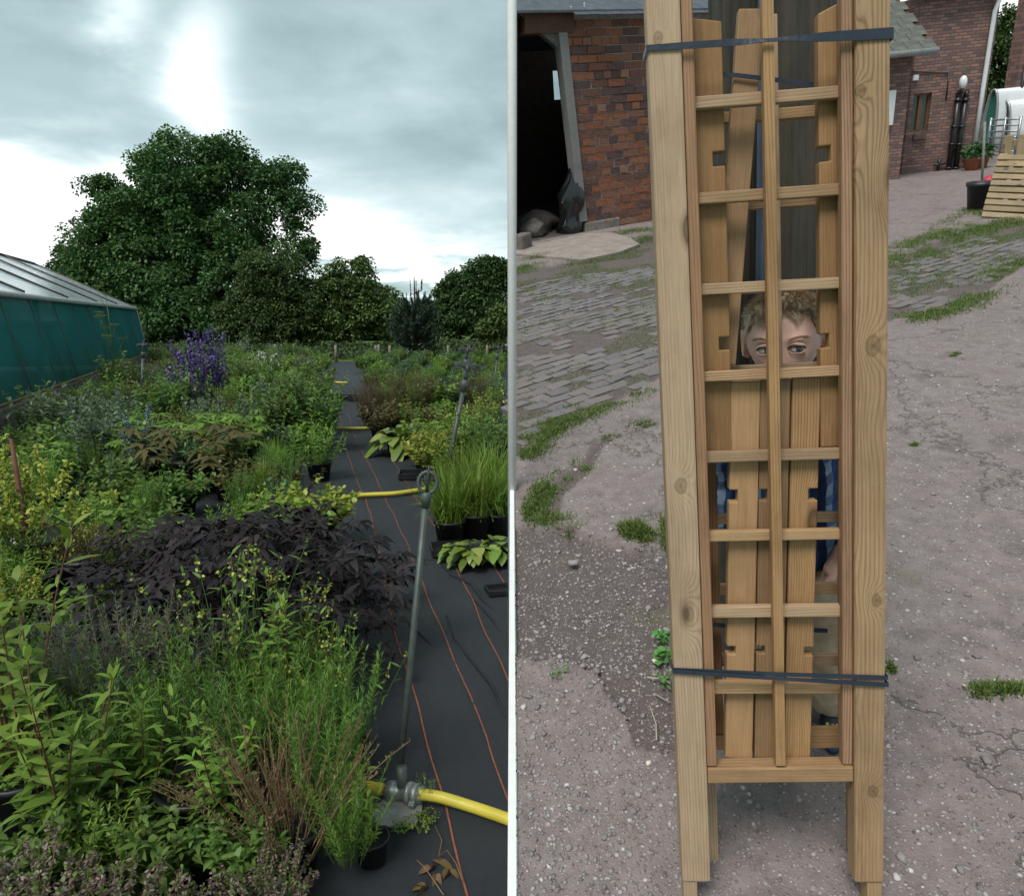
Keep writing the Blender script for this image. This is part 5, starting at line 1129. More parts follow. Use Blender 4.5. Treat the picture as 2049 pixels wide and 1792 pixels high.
tree('oak_tree', 'spreading dark oak at the right end of the tree line', 42, [(955, 560, 55, 38), (1000, 555, 30, 34), (915, 590, 36, 32), (960, 625, 75, 50), (900, 640, 40, 40)], (950, 690), TG4, .18, 280, 140, (.25, .7), .3, 5, TLEAF, 18)
tree('hazel_bush', 'low olive green bush at the right edge below the oak', 27, [(1000, 650, 17, 38), (985, 668, 22, 26), (1005, 690, 14, 22)], (995, 715), TG3, .13, 110, 110, (.18, .34), .08, 6)
tree('far_tree', 'small distant tree peeping over the tunnel roof', 46, [(150, 520, 28, 34), (125, 535, 18, 20), (165, 560, 30, 40)], (150, 690), TG4, .2, 90, 90, (.3, .6), .16, 7)
tree('far_tree', 'distant tree filling the gap right of the pine', 60, [(870, 640, 45, 30), (830, 650, 40, 28)], (860, 680), TG4, .25, 150, 90, (.4, .8), .2, 8)
tree('far_tree', 'distant dark thicket tree behind the loose branching tree', 55, [(640, 650, 60, 32), (720, 655, 60, 30), (770, 660, 40, 25)], (690, 682), TG4, .25, 230, 90, (.4, .8), .2, 9)
# pine: upright candles over a broad skirt
D = 29; base = at(832, 700, D); base.z = 0; e0 = empty('pine_tree', Matrix.Translation(base), 'young pine with upright bare candles at its top', 'tree', 'trees beyond the nursery fence'); g_ = np.random.default_rng(31); m = MB(); b = LB(); topz = at(830, 556, D).z
m.tube([(0, 0, 0), (0, 0, topz * .6), (0, 0, topz)], [.09, .06, .012], 8)
def needles(p, q, n, L):
    p, q = np.array(p), np.array(q); d = unit((q - p)[None])[0]; f_ = g_.random(n)[:, None]; P = p + (q - p) * f_; A = unit(g_.normal(0, 1, (n, 3)) + d * 1.3); b.add(P, A, sides(A), L, .011, .05, NEEDLE, np.clip(g_.normal(.5, .2, n), 0, 1))
zsk = topz * .62
for k in range(150):
    z = zsk * g_.uniform(.12, 1.08); rmax = .95 * (1 - (z / (zsk * 1.35)) ** 2) + .25; a = g_.uniform(0, 6.28); r = rmax * g_.uniform(.55, 1.1); q = Vector((r * math.cos(a), r * math.sin(a), z + r * .42)); p0 = Vector((0, 0, z * .92)); m.tube([p0, p0.lerp(q, .6) - Vector((0, 0, .04)), q], [.022, .013, .004], 5); needles(p0.lerp(q, .4), q, 170, .14); q2 = q + Vector((math.cos(a) * .06, math.sin(a) * .06, .22)); needles(q, q2, 40, .10)
for k in range(16):
    a = g_.uniform(0, 6.28); z = g_.uniform(zsk * .95, topz * .86); r = g_.uniform(.15, .6) * (1 - (z - zsk * .9) / topz); p0 = Vector((0, 0, z)); q = Vector((r * math.cos(a), r * math.sin(a), z + .1)); u_ = q + Vector((.03 * math.cos(a), .03 * math.sin(a), g_.uniform(.25, .5))); m.tube([p0, q, u_], [.02, .014, .008], 5); needles(q, u_, 90, .06)
needles((0, 0, topz * .7), (0, 0, topz), 160, .06)
link('crown', b.mesh('crown', PINE), None, e0); m.build('trunk', BARK, e0)
# undergrowth along the fence (one mass)
ug = LB(); n = 26000; g_ = np.random.default_rng(5); px = g_.uniform(285, 1016, n); D_ = g_.uniform(27.5, 36, n); X_ = (px - CX) / FPX * D_; hgt = (.36 + .22 * sn(X_, D_, .9, 8)) * g_.random(n) ** .6 * (D_ / 30); A = unit(g_.normal(0, 1, (n, 3)) + np.array([0, 0, .8])); ug.add(np.stack([X_, D_ + .26, np.maximum(hgt, .02)], -1), A, sides(A, g_.uniform(-1, 1, n)), g_.uniform(.1, .24, n), g_.uniform(.02, .05, n), .4, LANCE, np.clip(g_.normal(.45, .2, n), 0, 1))
tag(link('undergrowth', ug.mesh('undergrowth', world_leaf('undergrowth_leaf', (.02, .045, .012), (.05, .085, .025), (.12, .13, .05))), None), 'dark mass of nettles and undergrowth along the field fence', 'undergrowth', kind='stuff')
# fence posts
FP = plain('fence_post', (.22, .20, .16), .9, .2, 0, .3, 9, .3); fpm = {}
posts = [(483, 685, 722), (551, 690, 722), (588, 700, 722), (672, 690, 726), (752, 694, 730), (758, 700, 727), (780, 697, 726), (897, 700, 732), (938, 695, 728), (975, 700, 730)]
for i, (x, y0, y1) in enumerate(posts):
    D_ = 26.3 if i not in (1, 2, 5) else 27.2; b0_ = at(x, 700, D_); h = max(.6, at(x, y0, D_).z); m = MB(); m.lathe([(.0, 0), (.055, 0), (.052, h - .04), (.03, h), (0, h + .005)], 9); tag(m.build('fence_post', FP, None, Matrix.Translation((b0_.x, b0_.y, 0))), 'round wooden fence post before the tree line, ' + ('first', 'second', 'third', 'fourth', 'fifth', 'sixth', 'seventh', 'eighth', 'ninth', 'last')[i] + ' from the left', 'post', 'field fence posts')
PLW = plain('dull_wire', (.10, .10, .10), .6); m = MB()
for z in (.3, .5, .66): m.tube([(at(300, 700, 27).x, 26.6, z), (at(1012, 700, 27).x, 26.6, z)], .003, 4)
tag(m.build('fence_wire', PLW), 'thin wires strung along the field fence posts', 'wire')

# ------------------------------------------------------------------ sprinklers and hoses
PIPE = plain('galvanised_riser', (.065, .078, .07), .5, .5, .2, .3, 30, .1); PLAS = plain('grey_green_plastic', (.055, .07, .062), .5, .45); PLB = plain('black_plastic_head', (.03, .033, .036), .5); YH = plain('yellow_hose', (.50, .42, .05), .45, .4, 0, .15, 20, .05); COUP = plain('coupling_metal', (.25, .27, .26), .4, .5, .5, .35, 60, .2)
def riser(base, top, r, label, head='ring', s=1.):
    e0 = empty('sprinkler', Matrix.Translation(base), label, 'sprinkler', 'sprinkler risers in the beds'); d = top - base; m = MB(); m.tube([(0, 0, 0), d * .5, d], r, 12); m.build('riser_pipe', PIPE, e0)
    Mh = Matrix.Translation(d) @ Vector((0, 0, 1)).rotation_difference(d.normalized()).to_matrix().to_4x4() @ Matrix.Scale(s, 4)
    m = MB(); m.lathe([(.0, -.03), (.021, -.03), (.023, .0), (.027, .004), (.027, .04), (.018, .05), (0, .05)], 14, Mh); m.build('collar', PLAS, e0)
    if head == 'ring':
        m = MB(); m.tube([Mh @ Vector((.048 * math.sin(a), 0, .10 - .055 * math.cos(a))) for a in np.linspace(.35, 5.93, 26)], .010 * s, 8); m.build('yoke', PLAS, e0)
        m = MB(); m.tube([Mh @ Vector(v) for v in ((-.04, 0, .115), (.04, 0, .115))], .007 * s, 6); m.lathe([(.0, .05), (.008, .05), (.008, .10), (.013, .115), (.013, .15), (.008, .165), (.008, .19), (0, .19)], 10, Mh); m.build('nozzle', PLB, e0)
    else:
        m = MB(); m.lathe([(.0, .05), (.012, .05), (.018, .075), (.012, .10), (.02, .115), (.02, .14), (.009, .15), (.009, .20), (0, .20)], 10, Mh); m.build('nozzle', PLB, e0)
        m = MB(); m.bbox(-.075, .055, -.011, .011, .13, .155, .004, Mh); m.bbox(-.085, -.06, -.013, .013, .11, .145, .004, Mh); m.bbox(.03, .07, -.012, .012, .148, .165, .004, Mh); m.build('impact_arm', PLB, e0)
    return e0
B0 = gp(796, 1592); tp_ = at(852, 1004, (B0 - CAM).dot(Fv) * .99); riser(B0, tp_, .0108, 'tall grey riser with ring shaped head nearest the camera', 'ring', .62)
B1 = gp(886, 985); d1 = (B1 - CAM).dot(Fv); riser(B1, at(928, 775, d1), .020, 'leaning grey riser with black impact head in the right bed', 'impact', 1.35)
B2 = gp(918, 850); d2 = (B2 - CAM).dot(Fv); riser(B2, at(932, 730, d2), .022, 'riser behind the leaning one, black head above the bed', 'impact', 1.6)
B3 = gp(985, 800); riser(B3, at(995, 715, (B3 - CAM).dot(Fv)), .022, 'thin riser at the right edge of the right bed', 'impact', 1.4)
B4 = gp(283, 800); riser(B4, at(286, 712, (B4 - CAM).dot(Fv)), .03, 'short riser beside the far end of the tunnel', 'impact', 1.5)
def hose(pp, r, label, z=0.):
    P = [gp(x, y, r + .004 + (q[2] if len(q) > 2 else 0)) for q in pp for x, y in [q[:2]]]
    C_ = []
    for i in range(len(P) - 1):
        p0, p1, p2, p3 = P[max(i - 1, 0)], P[i], P[i + 1], P[min(i + 2, len(P) - 1)]
        for k in range(6): f_ = k / 6; C_.append(.5 * ((2 * p1) + (p2 - p0) * f_ + (2 * p0 - 5 * p1 + 4 * p2 - p3) * f_ ** 2 + (3 * p1 - p0 - 3 * p2 + p3) * f_ ** 3))
    C_.append(P[-1]); m = MB(); m.tube(C_, r, 12); e_ = m.build('yellow_hose', YH); tag(e_, label, 'hose', 'yellow watering hoses'); return C_
hz_ = hose([(838, 1588, .02), (880, 1594, .012), (940, 1612), (1000, 1632), (1021, 1640)], .018, 'thick yellow hose running from the metal coupling at the front')
hose([(560, 1590), (615, 1585), (665, 1578), (720, 1572), (765, 1578, .02)], .018, 'yellow hose half hidden in the foreground foliage')
hose([(640, 998), (680, 996), (730, 990), (790, 987), (845, 979), (875, 974)], .02, 'second yellow hose crossing the path behind the front riser')
hose([(672, 857), (700, 857), (756, 856)], .021, 'third yellow hose lying straight across the path')
hose([(664, 791), (690, 792), (708, 792)], .023, 'fourth yellow hose further up the path')
hose([(658, 764), (680, 765), (698, 765)], .024, 'farthest yellow hose across the end of the path')
e0 = empty('hose_coupling', Matrix.Translation(gp(805, 1585, .026)), 'grey metal hose coupling and clamp on a base plate', 'coupling'); dr = (hz_[1] - gp(770, 1580, .026)).normalized(); Mq = Vector((0, 0, 1)).rotation_difference(dr).to_matrix().to_4x4()
m = MB(); m.lathe([(0, -.05), (.032, -.05), (.034, -.02), (.028, -.015), (.028, .02), (.036, .022), (.036, .034), (.026, .036), (.026, .075), (0, .075)], 18, Mq); m.build('pipe_tee', COUP, e0)
m = MB(); m.lathe([(.0285, .038), (.033, .038), (.033, .06), (.0285, .06)], 16, Mq); m.bbox(-.008, .008, -.046, -.028, .04, .06, .002, Mq); m.build('clamp', COUP, e0)
m = MB(); m.lathe([(0, -.02), (.017, -.02), (.017, .09), (0, .09)], 12); m.build('socket', PLAS, e0)
m = MB(); c = gp(806, 1618, .004); m.prism([(-.085, -.07), (-.02, -.085), (.05, -.075), (.062, -.02), (.055, .05), (.0, .06), (-.06, .055), (-.09, 0)], -.001, .005, Matrix.Translation(c)); tag(m.build('base_plate', plain('wet_stone_plate', (.22, .22, .21), .35, .5, 0, .35, 25, .3)), 'grey square base plate under the hose coupling', 'plate')

# ------------------------------------------------------------------ plants
POTM = plain('black_pot', (.012, .013, .014), .5, .4); SOILM = plain('potting_soil', (.035, .03, .02), .95, .1, 0, .4, 40, .6)
STEMG = plain('green_stem', (.06, .11, .03), .7); STEMR = plain('red_brown_stem', (.12, .045, .03), .7); STEMD = plain('dark_purple_stem', (.03, .015, .018), .6); STEMB = plain('dry_stem', (.20, .13, .07), .8)
def make_pot(r, h):
    m = MB(); m.lathe([(.0, 0), (r * .78, 0), (r * .98, h * .9), (r * 1.06, h * .9), (r * 1.06, h), (r * .96, h), (r * .93, h * .92), (0, h * .92)], 18); me_ = m.mesh('pot'); me_.materials.append(POTM); return me_
POT_S, POT_M, POT_L = make_pot(.085, .13), make_pot(.115, .18), make_pot(.16, .25)
def clump(seed, stems, h, r, per, L, W, mat, stemmat, prof=LANCE, el=(.2, .9), droop=.3, lean=.45, t0=.2, whorl=1, z0=.12, jit=.2, top=1., tint=(.5, .2), stem_r=.002, wav=.12, curl=.0, flowers=None):
    g = np.random.default_rng(seed); b = LB(); m = MB(); fl = LB()
    for i in range(stems):
        a = g.uniform(0, 6.28); q = r * math.sqrt(g.random()); p0 = Vector((q * .45 * math.cos(a), q * .45 * math.sin(a), z0)); hh = h * g.uniform(.72, 1.06) * (1 - .25 * (q / max(r, 1e-6)) ** 2)
        ln = lean * (q / max(r, 1e-6)) + g.normal(0, .07); d = Vector((math.cos(a) * ln, math.sin(a) * ln, 1)).normalized(); w1, w2 = g.normal(0, wav, 2); tip = p0 + d * hh + Vector((w1, w2, 0)) * hh * .5 + Vector((math.cos(a), math.sin(a), 0)) * curl * hh
        md = p0 + d * hh * .5; K = 7
        pts = [(1 - f_) ** 2 * p0 + 2 * f_ * (1 - f_) * md + f_ * f_ * tip for f_ in np.linspace(0, 1, K)]
        if stemmat: m.tube(pts, [stem_r * (1.2 - .8 * j / K) for j in range(K)], 4, False)
        n = per * whorl; f_ = np.repeat(np.linspace(t0, 1, per), whorl) + g.normal(0, .012, n); f_ = np.clip(f_, 0, 1)[:, None]
        P = (1 - f_) ** 2 * np.array(p0) + 2 * f_ * (1 - f_) * np.array(md) + f_ ** 2 * np.array(tip)
        an = np.repeat(np.arange(per) * (1.5708 if whorl > 1 else 2.39996), whorl) + np.tile(np.arange(whorl) * 6.28318 / whorl, per) + g.normal(0, .25, n) + g.uniform(0, 6)
        e_ = g.uniform(el[0], el[1], n) + .55 * (f_[:, 0] > .93); A = np.stack([np.cos(an) * np.cos(e_), np.sin(an) * np.cos(e_), np.sin(e_)], -1) + g.normal(0, jit * .4, (n, 3)); A = unit(A)
        sz = (1.0 - (1 - top) * f_[:, 0]) * g.uniform(.7, 1.15, n) * np.clip(.55 + 1.6 * f_[:, 0], 0, 1)
        b.add(P, A, sides(A, g.normal(0, .35, n)), L * sz, W * sz, droop * g.uniform(.5, 1.4, n), prof, np.clip(g.normal(tint[0], tint[1], n) + .18 * (f_[:, 0] - .5), 0, 1))
        if flowers:
            cnt_, f0, fL, fW, _ = flowers; ff = g.uniform(f0, 1.02, cnt_)[:, None]; P = (1 - ff) ** 2 * np.array(p0) + 2 * ff * (1 - ff) * np.array(md) + ff ** 2 * np.array(tip); A = unit(g.normal(0, 1, (cnt_, 3)) + np.array([0, 0, .25])); fl.add(P + A * fL * .3, A, sides(A, g.uniform(-1.5, 1.5, cnt_)), fL * g.uniform(.7, 1.2, cnt_), fW, .2, OVATE, g.random(cnt_))
    out = {'foliage': b.mesh('foliage', mat)}
    if stemmat: me_ = m.mesh('stems'); me_.materials.append(stemmat); out['stems'] = me_
    if flowers: out['flowers'] = fl.mesh('flowers', flowers[4])
    return out
def rosette(seed, n, L, W, mat, prof=OVATE, el=(.15, 1.1), droop=.75, z0=.12, tint=(.5, .2), r=.03):
    g = np.random.default_rng(seed); an = np.arange(n) * 2.39996 + g.normal(0, .2, n); f_ = np.arange(n) / n; e_ = el[0] + (el[1] - el[0]) * (1 - f_) + g.normal(0, .08, n); e_ = e_[::-1]
    A = unit(np.stack([np.cos(an) * np.cos(e_), np.sin(an) * np.cos(e_), np.sin(e_)], -1)); P = np.stack([np.cos(an) * r, np.sin(an) * r, np.full(n, z0)], -1); b = LB()
    st = .35 if prof is OVATE else 0.
    pr = ([(0, .03), (st, .04)] + [(st + (1 - st) * s, w) for s, w in ((.12, .6), (.32, 1.), (.6, .88), (.82, .5), (1, 0))]) if st else prof
    b.add(P, A, sides(A, g.normal(0, .25, n)), L * g.uniform(.65, 1.1, n), W * g.uniform(.8, 1.1, n), droop * g.uniform(.6, 1.3, n), pr, np.clip(g.normal(tint[0], tint[1], n), 0, 1)); return {'foliage': b.mesh('foliage', mat)}
LM = leafmat
M_mid = LM('mid_green_leaf', (.05, .10, .018), (.115, .20, .04), (.20, .30, .075)); M_bright = LM('bright_green_leaf', (.075, .145, .02), (.165, .275, .04), (.28, .39, .08)); M_yel = LM('yellow_green_leaf', (.12, .16, .02), (.26, .31, .04), (.42, .44, .09)); M_grey = LM('grey_green_leaf', (.06, .095, .055), (.14, .185, .115), (.25, .31, .21)); M_dark = LM('purple_black_leaf', (.008, .006, .007), (.019, .014, .015), (.042, .036, .034), .08, .6, .22)
M_fen = LM('bronze_fennel_leaf', (.045, .035, .018), (.10, .08, .035), (.15, .135, .06)); M_dry = LM('dry_brown_leaf', (.10, .06, .03), (.22, .14, .07), (.36, .26, .15)); M_purp = LM('purple_flower', (.05, .03, .12), (.11, .07, .25), (.21, .15, .40), .2); M_blue = LM('blue_flower', (.05, .06, .22), (.12, .14, .42), (.22, .24, .55), .2); M_yf = LM('yellow_flower', (.22, .24, .03), (.36, .37, .05), (.50, .50, .13), .25); M_mauve = LM('dull_mauve_flower', (.11, .07, .06), (.22, .15, .13), (.34, .27, .26), .2); M_wht = LM('white_flower', (.5, .5, .45), (.65, .66, .6), (.8, .8, .76), .3); M_bron = LM('bronze_green_leaf', (.06, .06, .02), (.13, .125, .04), (.22, .19, .06)); M_blueg = LM('blue_green_leaf', (.05, .10, .04), (.105, .18, .075), (.18, .28, .13)); M_hosta = LM('hosta_leaf', (.09, .16, .025), (.17, .27, .045), (.30, .36, .09), .25, .35, .5); M_feath = LM('feathery_leaf', (.06, .13, .018), (.135, .245, .035), (.22, .34, .065))
SP = {}
def sp(key, fn, pot, n=2): SP[key] = ([fn(100 * (hash_key(key)) + i) for i in range(n)], pot)
def hash_key(k): return sum(ord(c) * (i + 3) for i, c in enumerate(k)) % 97
sp('loosestrife', lambda s: clump(s, 8, .72, .13, 12, .135, .0175, M_bright, STEMR, LANCE, (.1, .75), .35, .3, .15, 2, .1, .2, .7, stem_r=.0032), POT_M, 3)
sp('feathery', lambda s: clump(s, 34, .50, .15, 46, .042, .0016, M_feath, STEMG, NEEDLE, (.35, 1.0), .1, .38, .12, 2, .1, .3, .75, stem_r=.0016), POT_S, 3)
sp('rosemary', lambda s: clump(s, 60, .36, .24, 44, .024, .0016, M_grey, STEMB, NEEDLE, (.2, 1.), .1, .75, .1, 2, .1, .4, .8, (.35, .2), .0016, .2), POT_M, 2)
sp('mound', lambda s: clump(s, 32, .40, .24, 13, .085, .018, M_mid, STEMG, LANCE, (.0, .8), .45, .75, .2, 2, .1), POT_M, 3)
sp('brightmound', lambda s: clump(s, 30, .38, .24, 12, .08, .022, M_bright, STEMG, OVATE, (.0, .7), .4, .75, .2, 2, .1), POT_M, 3)
sp('bluemound', lambda s: clump(s, 34, .42, .22, 15, .075, .012, M_blueg, STEMG, LANCE, (.1, .9), .3, .5, .15, 2, .1), POT_M, 2)
sp('tall', lambda s: clump(s, 24, .68, .20, 20, .085, .016, M_mid, STEMG, LANCE, (.0, .8), .45, .35, .1, 2, .1), POT_M, 3)
sp('silver', lambda s: clump(s, 26, .58, .20, 18, .07, .012, M_grey, STEMG, LANCE, (.1, .9), .3, .4, .1, 2, .1), POT_M, 2)
sp('gold', lambda s: clump(s, 36, .26, .20, 11, .05, .014, M_yel, STEMG, OVATE, (.0, .8), .3, .8, .2, 2, .1), POT_S, 2)
sp('bronze', lambda s: clump(s, 26, .42, .22, 13, .07, .016, M_bron, STEMR, LANCE, (.0, .7), .4, .7, .2, 2, .1), POT_M, 2)
sp('fennel', lambda s: clump(s, 60, .60, .26, 60, .06, .0013, M_fen, STEMB, NEEDLE, (.1, 1.0), .1, .5, .2, 2, .1, .5, .8), POT_M, 2)
sp('grassy', lambda s: {'foliage': (lambda g: LB().add(np.column_stack([g.normal(0, .03, (340, 2)), np.full(340, .1)]), *(lambda A: (A, sides(A, g.normal(0, .4, 340))))(unit(np.column_stack([g.normal(0, .30, (340, 2)), np.ones(340)]))), g.uniform(.25, .50, 340), .0032, g.uniform(.1, .7, 340), [(0, .7), (.3, 1), (.65, .8), (1, 0)], np.clip(g.normal(.5, .2, 340), 0, 1)).mesh('foliage', M_bright))(np.random.default_rng(s))}, POT_S, 3)
sp('hosta', lambda s: rosette(s, 46, .30, .055, M_hosta), POT_M, 2)
sp('seedheads', lambda s: clump(s, 22, .62, .14, 9, .05, .006, M_mid, STEMG, LANCE, (.2, .9), .2, .38, .1, 1, .1, flowers=(9, .86, .012, .005, M_yf), stem_r=.0018), POT_S, 2)
sp('drytwigs', lambda s: clump(s, 70, .42, .20, 24, .014, .0022, M_dry, STEMB, LANCE, (.5, 1.2), .0, .62, .35, 2, .06, .3, .8, stem_r=.0022, wav=.28), POT_S, 2)
sp('oregano', lambda s: clump(s, 60, .30, .24, 12, .021, .0055, M_mid, STEMB, OVATE, (.1, .9), .3, .7, .1, 2, .08, flowers=(34, .62, .016, .004, M_mauve)), POT_M, 2)
sp('thyme', lambda s: clump(s, 80, .17, .17, 22, .010, .0034, M_bron, STEMB, OVATE, (.2, 1.), .1, .8, .15, 2, .12, flowers=(8, .8, .008, .003, M_yf)), POT_M, 1)
sp('spurge', lambda s: clump(s, 26, .52, .22, 14, .05, .006, M_bright, STEMG, LANCE, (.0, .8), .3, .75, .2, 2, .1, flowers=(60, .72, .022, .007, M_yf)), POT_M, 2)
sp('larkspur', lambda s: clump(s, 22, 1.0, .20, 12, .07, .010, M_mid, STEMD, LANCE, (.1, .8), .4, .32, .05, 1, .1, flowers=(64, .45, .030, .012, M_purp), stem_r=.004), POT_L, 2)
sp('bugloss', lambda s: clump(s, 3, .75, .08, 40, .07, .006, M_grey, STEMG, LANCE, (.0, .7), .4, .25, .05, 1, .05, flowers=(70, .45, .013, .007, M_blue), stem_r=.004), POT_M, 1)
sp('whiteflower', lambda s: clump(s, 30, .55, .22, 14, .07, .012, M_mid, STEMG, LANCE, (.0, .8), .4, .5, .1, 2, .1, flowers=(5, .95, .03, .012, M_wht)), POT_M, 2)
sp('fleecy', lambda s: clump(s, 40, .50, .22, 18, .06, .006, M_bright, STEMG, LANCE, (.1, .9), .3, .6, .1, 2, .1), POT_M, 3)
# palmate big-leaf plant
def palmate(seed, n, L, W, h, mat, k=7, spread=.5, prof=LANCE):
    g = np.random.default_rng(seed); b = LB(); m = MB()
    for i in range(n):
        a = g.uniform(0, 6.28); q = spread * math.sqrt(g.random()); hz = h * g.uniform(.55, 1.05); c = np.array([q * math.cos(a), q * math.sin(a), hz]); m.tube([(c[0] * .15, c[1] * .15, .05), (c[0] * .6, c[1] * .6, hz * .75), tuple(c)], [.005, .004, .003], 4, False)
        an = np.linspace(-2.3, 2.3, k) + a + g.normal(0, .1, k); e_ = g.normal(-.05, .15, k); A = unit(np.stack([np.cos(an) * np.cos(e_), np.sin(an) * np.cos(e_), np.sin(e_)], -1)); b.add(np.tile(c, (k, 1)), A, sides(A, g.normal(0, .2, k)), L * g.uniform(.8, 1.15, k), W, .25, prof, np.clip(g.normal(.5, .12) + g.normal(0, .06, k), 0, 1))
    me_ = m.mesh('stems'); me_.materials.append(STEMG); return {'foliage': b.mesh('foliage', mat), 'stems': me_}
sp('rodgersia', lambda s: palmate(s, 46, .125, .036, .46, M_bron, 7, .42, SERR), POT_L, 2); sp('rodgersiagreen', lambda s: palmate(s, 46, .125, .036, .44, M_bright, 7, .42, SERR), POT_L, 2)
sp('driedleaves', lambda s: palmate(s, 5, .13, .045, .22, M_dry, 5, .14, OVATE), POT_S, 1)
# dark compound-leaved plant
def baneberry(seed, n=46, h=.55, spread=.62):
    g = np.random.default_rng(seed); b = LB(); m = MB()
    for i in range(n):
        a = i * 2.39996 + g.normal(0, .2); q = spread * math.sqrt((i + .6) / n) * g.uniform(.85, 1.12); hz = h * (1.06 - .42 * (q / spread) ** 2) * g.uniform(.55, 1.22); c = Vector((q * math.cos(a), q * math.sin(a), hz)); p0 = Vector((c.x * .12, c.y * .12, .08)); m.tube([p0, Vector((c.x * .45, c.y * .45, hz * .72)), c], [.006, .005, .003], 5, False)
        out = np.array([math.cos(a), math.sin(a), 0.]); sd = np.array([-out[1], out[0], 0])
        for (f_, sgn, ln) in [(.0, 0, .155), (.0, 1, .13), (.0, -1, .13), (-.10, 1, .12), (-.10, -1, .12), (-.21, 1, .105), (-.21, -1, .105)]:
            o_ = np.array(c) + out * f_ * .8 + np.array([0, 0, -.05 * abs(f_)]); dr_ = unit((out * (1 if sgn == 0 else .55) + sd * sgn * .9 + np.array([0, 0, g.normal(-.05, .3)]))[None])[0]; e2 = o_ + dr_ * ln * .55; m.tube([tuple(o_), tuple(e2)], [.0022, .0015], 3, False)
            k = 5; an = np.array([0, .75, -.75, 1.3, -1.3]) + g.normal(0, .12, k); per = np.cross(dr_, [0, 0, 1.]); per = per / (np.linalg.norm(per) + 1e-6); A = unit(dr_[None] * np.cos(an)[:, None] + per[None] * np.sin(an)[:, None] + np.stack([np.zeros(k), np.zeros(k), g.normal(-.15, .26, k)], -1))
            P = o_ + dr_ * ln * np.array([.55, .5, .5, .28, .28])[:, None]; b.add(P, A, sides(A, g.normal(0, .35, k)), ln * np.array([.62, .5, .5, .42, .42]), ln * .20, .3, SERR, np.clip(g.normal(.45, .2) + g.normal(0, .12, k), 0, 1))
    me_ = m.mesh('stems'); me_.materials.append(STEMD); return {'foliage': b.mesh('foliage', M_dark), 'stems': me_}
sp('baneberry', baneberry, POT_L, 3)
# tall umbel plant in front of the tunnel
def umbel(seed):
    g = np.random.default_rng(seed); m = MB(); b = LB(); H = 1.55; m.tube([(0, 0, 0), (.02, 0, H * .6), (.0, 0, H)], [.012, .009, .004], 6)
    tips = [Vector((0, 0, H))]
    for k in range(9):
        z = H * g.uniform(.35, .9); a = g.uniform(0, 6.28); l = g.uniform(.18, .38); q = Vector((l * .6 * math.cos(a), l * .6 * math.sin(a), z + l)); m.tube([(0, 0, z), Vector((0, 0, z)).lerp(q, .5) + Vector((.02 * math.cos(a), .02 * math.sin(a), -.02)), q], [.005, .004, .003], 5); tips.append(q)
    for q in tips:
        for j in range(12):
            a = j * .5236; e_ = q + Vector((.06 * math.cos(a), .06 * math.sin(a), .045)); m.tube([q, e_], .0014, 3, False); n = 8; A = unit(g.normal(0, 1, (n, 3)) + np.array([0, 0, 1])); b.add(np.tile(np.array(e_), (n, 1)), A, sides(A), .018, .005, 0, OVATE, g.random(n))
    n = 60; a = g.uniform(0, 6.28, n); A = unit(np.stack([np.cos(a), np.sin(a), g.uniform(0, .8, n)], -1)); b.add(np.column_stack([np.zeros((n, 2)), g.uniform(.1, .6, n)]), A, sides(A, g.normal(0, .4, n)), g.uniform(.15, .3, n), .03, .5, SERR, g.random(n) * .4)
    me_ = m.mesh('stems'); me_.materials.append(STEMG); return {'foliage': b.mesh('foliage', LM('umbel_leaf', (.06, .12, .02), (.17, .20, .05), (.32, .32, .10))), 'stems': me_}
sp('umbel', umbel, None, 1)
NM = dict(loosestrife='loosestrife_plant', feathery='feathery_plant', rosemary='rosemary_plant', mound='leafy_plant', brightmound='leafy_plant', bluemound='leafy_plant', tall='tall_perennial', silver='silver_perennial', gold='golden_plant', bronze='bronze_plant', fennel='fennel_plant', grassy='grass_clump', hosta='hosta_plant', seedheads='seed_head_plant', drytwigs='dry_twiggy_plant', oregano='oregano_plant', thyme='thyme_plant', spurge='spurge_plant', larkspur='purple_spire_plant', bugloss='blue_spire_plant', whiteflower='white_flowered_plant', fleecy='fine_leaved_plant', rodgersia='large_leaved_plant', rodgersiagreen='large_leaved_plant', driedleaves='withered_plant', baneberry='dark_leaved_plant', umbel='umbel_plant')
cntv = {}
def plant(key, xy, s, label, group=None, rz=None, pot=True, sz=None):
    vs, pt_ = SP[key]; i = cntv[key] = cntv.get(key, -1) + 1; parts = vs[i % len(vs)]
    e0 = empty(NM[key], T(xy[0], xy[1], 0, rng.uniform(0, 6.28) if rz is None else rz, s) @ Matrix.Diagonal((1, 1, sz or 1, 1)), label, 'plant', group)
    for nm, me_ in parts.items():
        o_ = link(nm, me_, None, e0)
        if nm != 'pot': o_['kind'] = 'stuff'
    if pot and pt_ is not None: link('pot', pt_, None, e0)
    return e0
def pp(key, px, py, s, label, group=None, sz=None, pot=True): q = gp(px, py); return plant(key, (q.x, q.y), s, label, group, None, pot, sz)
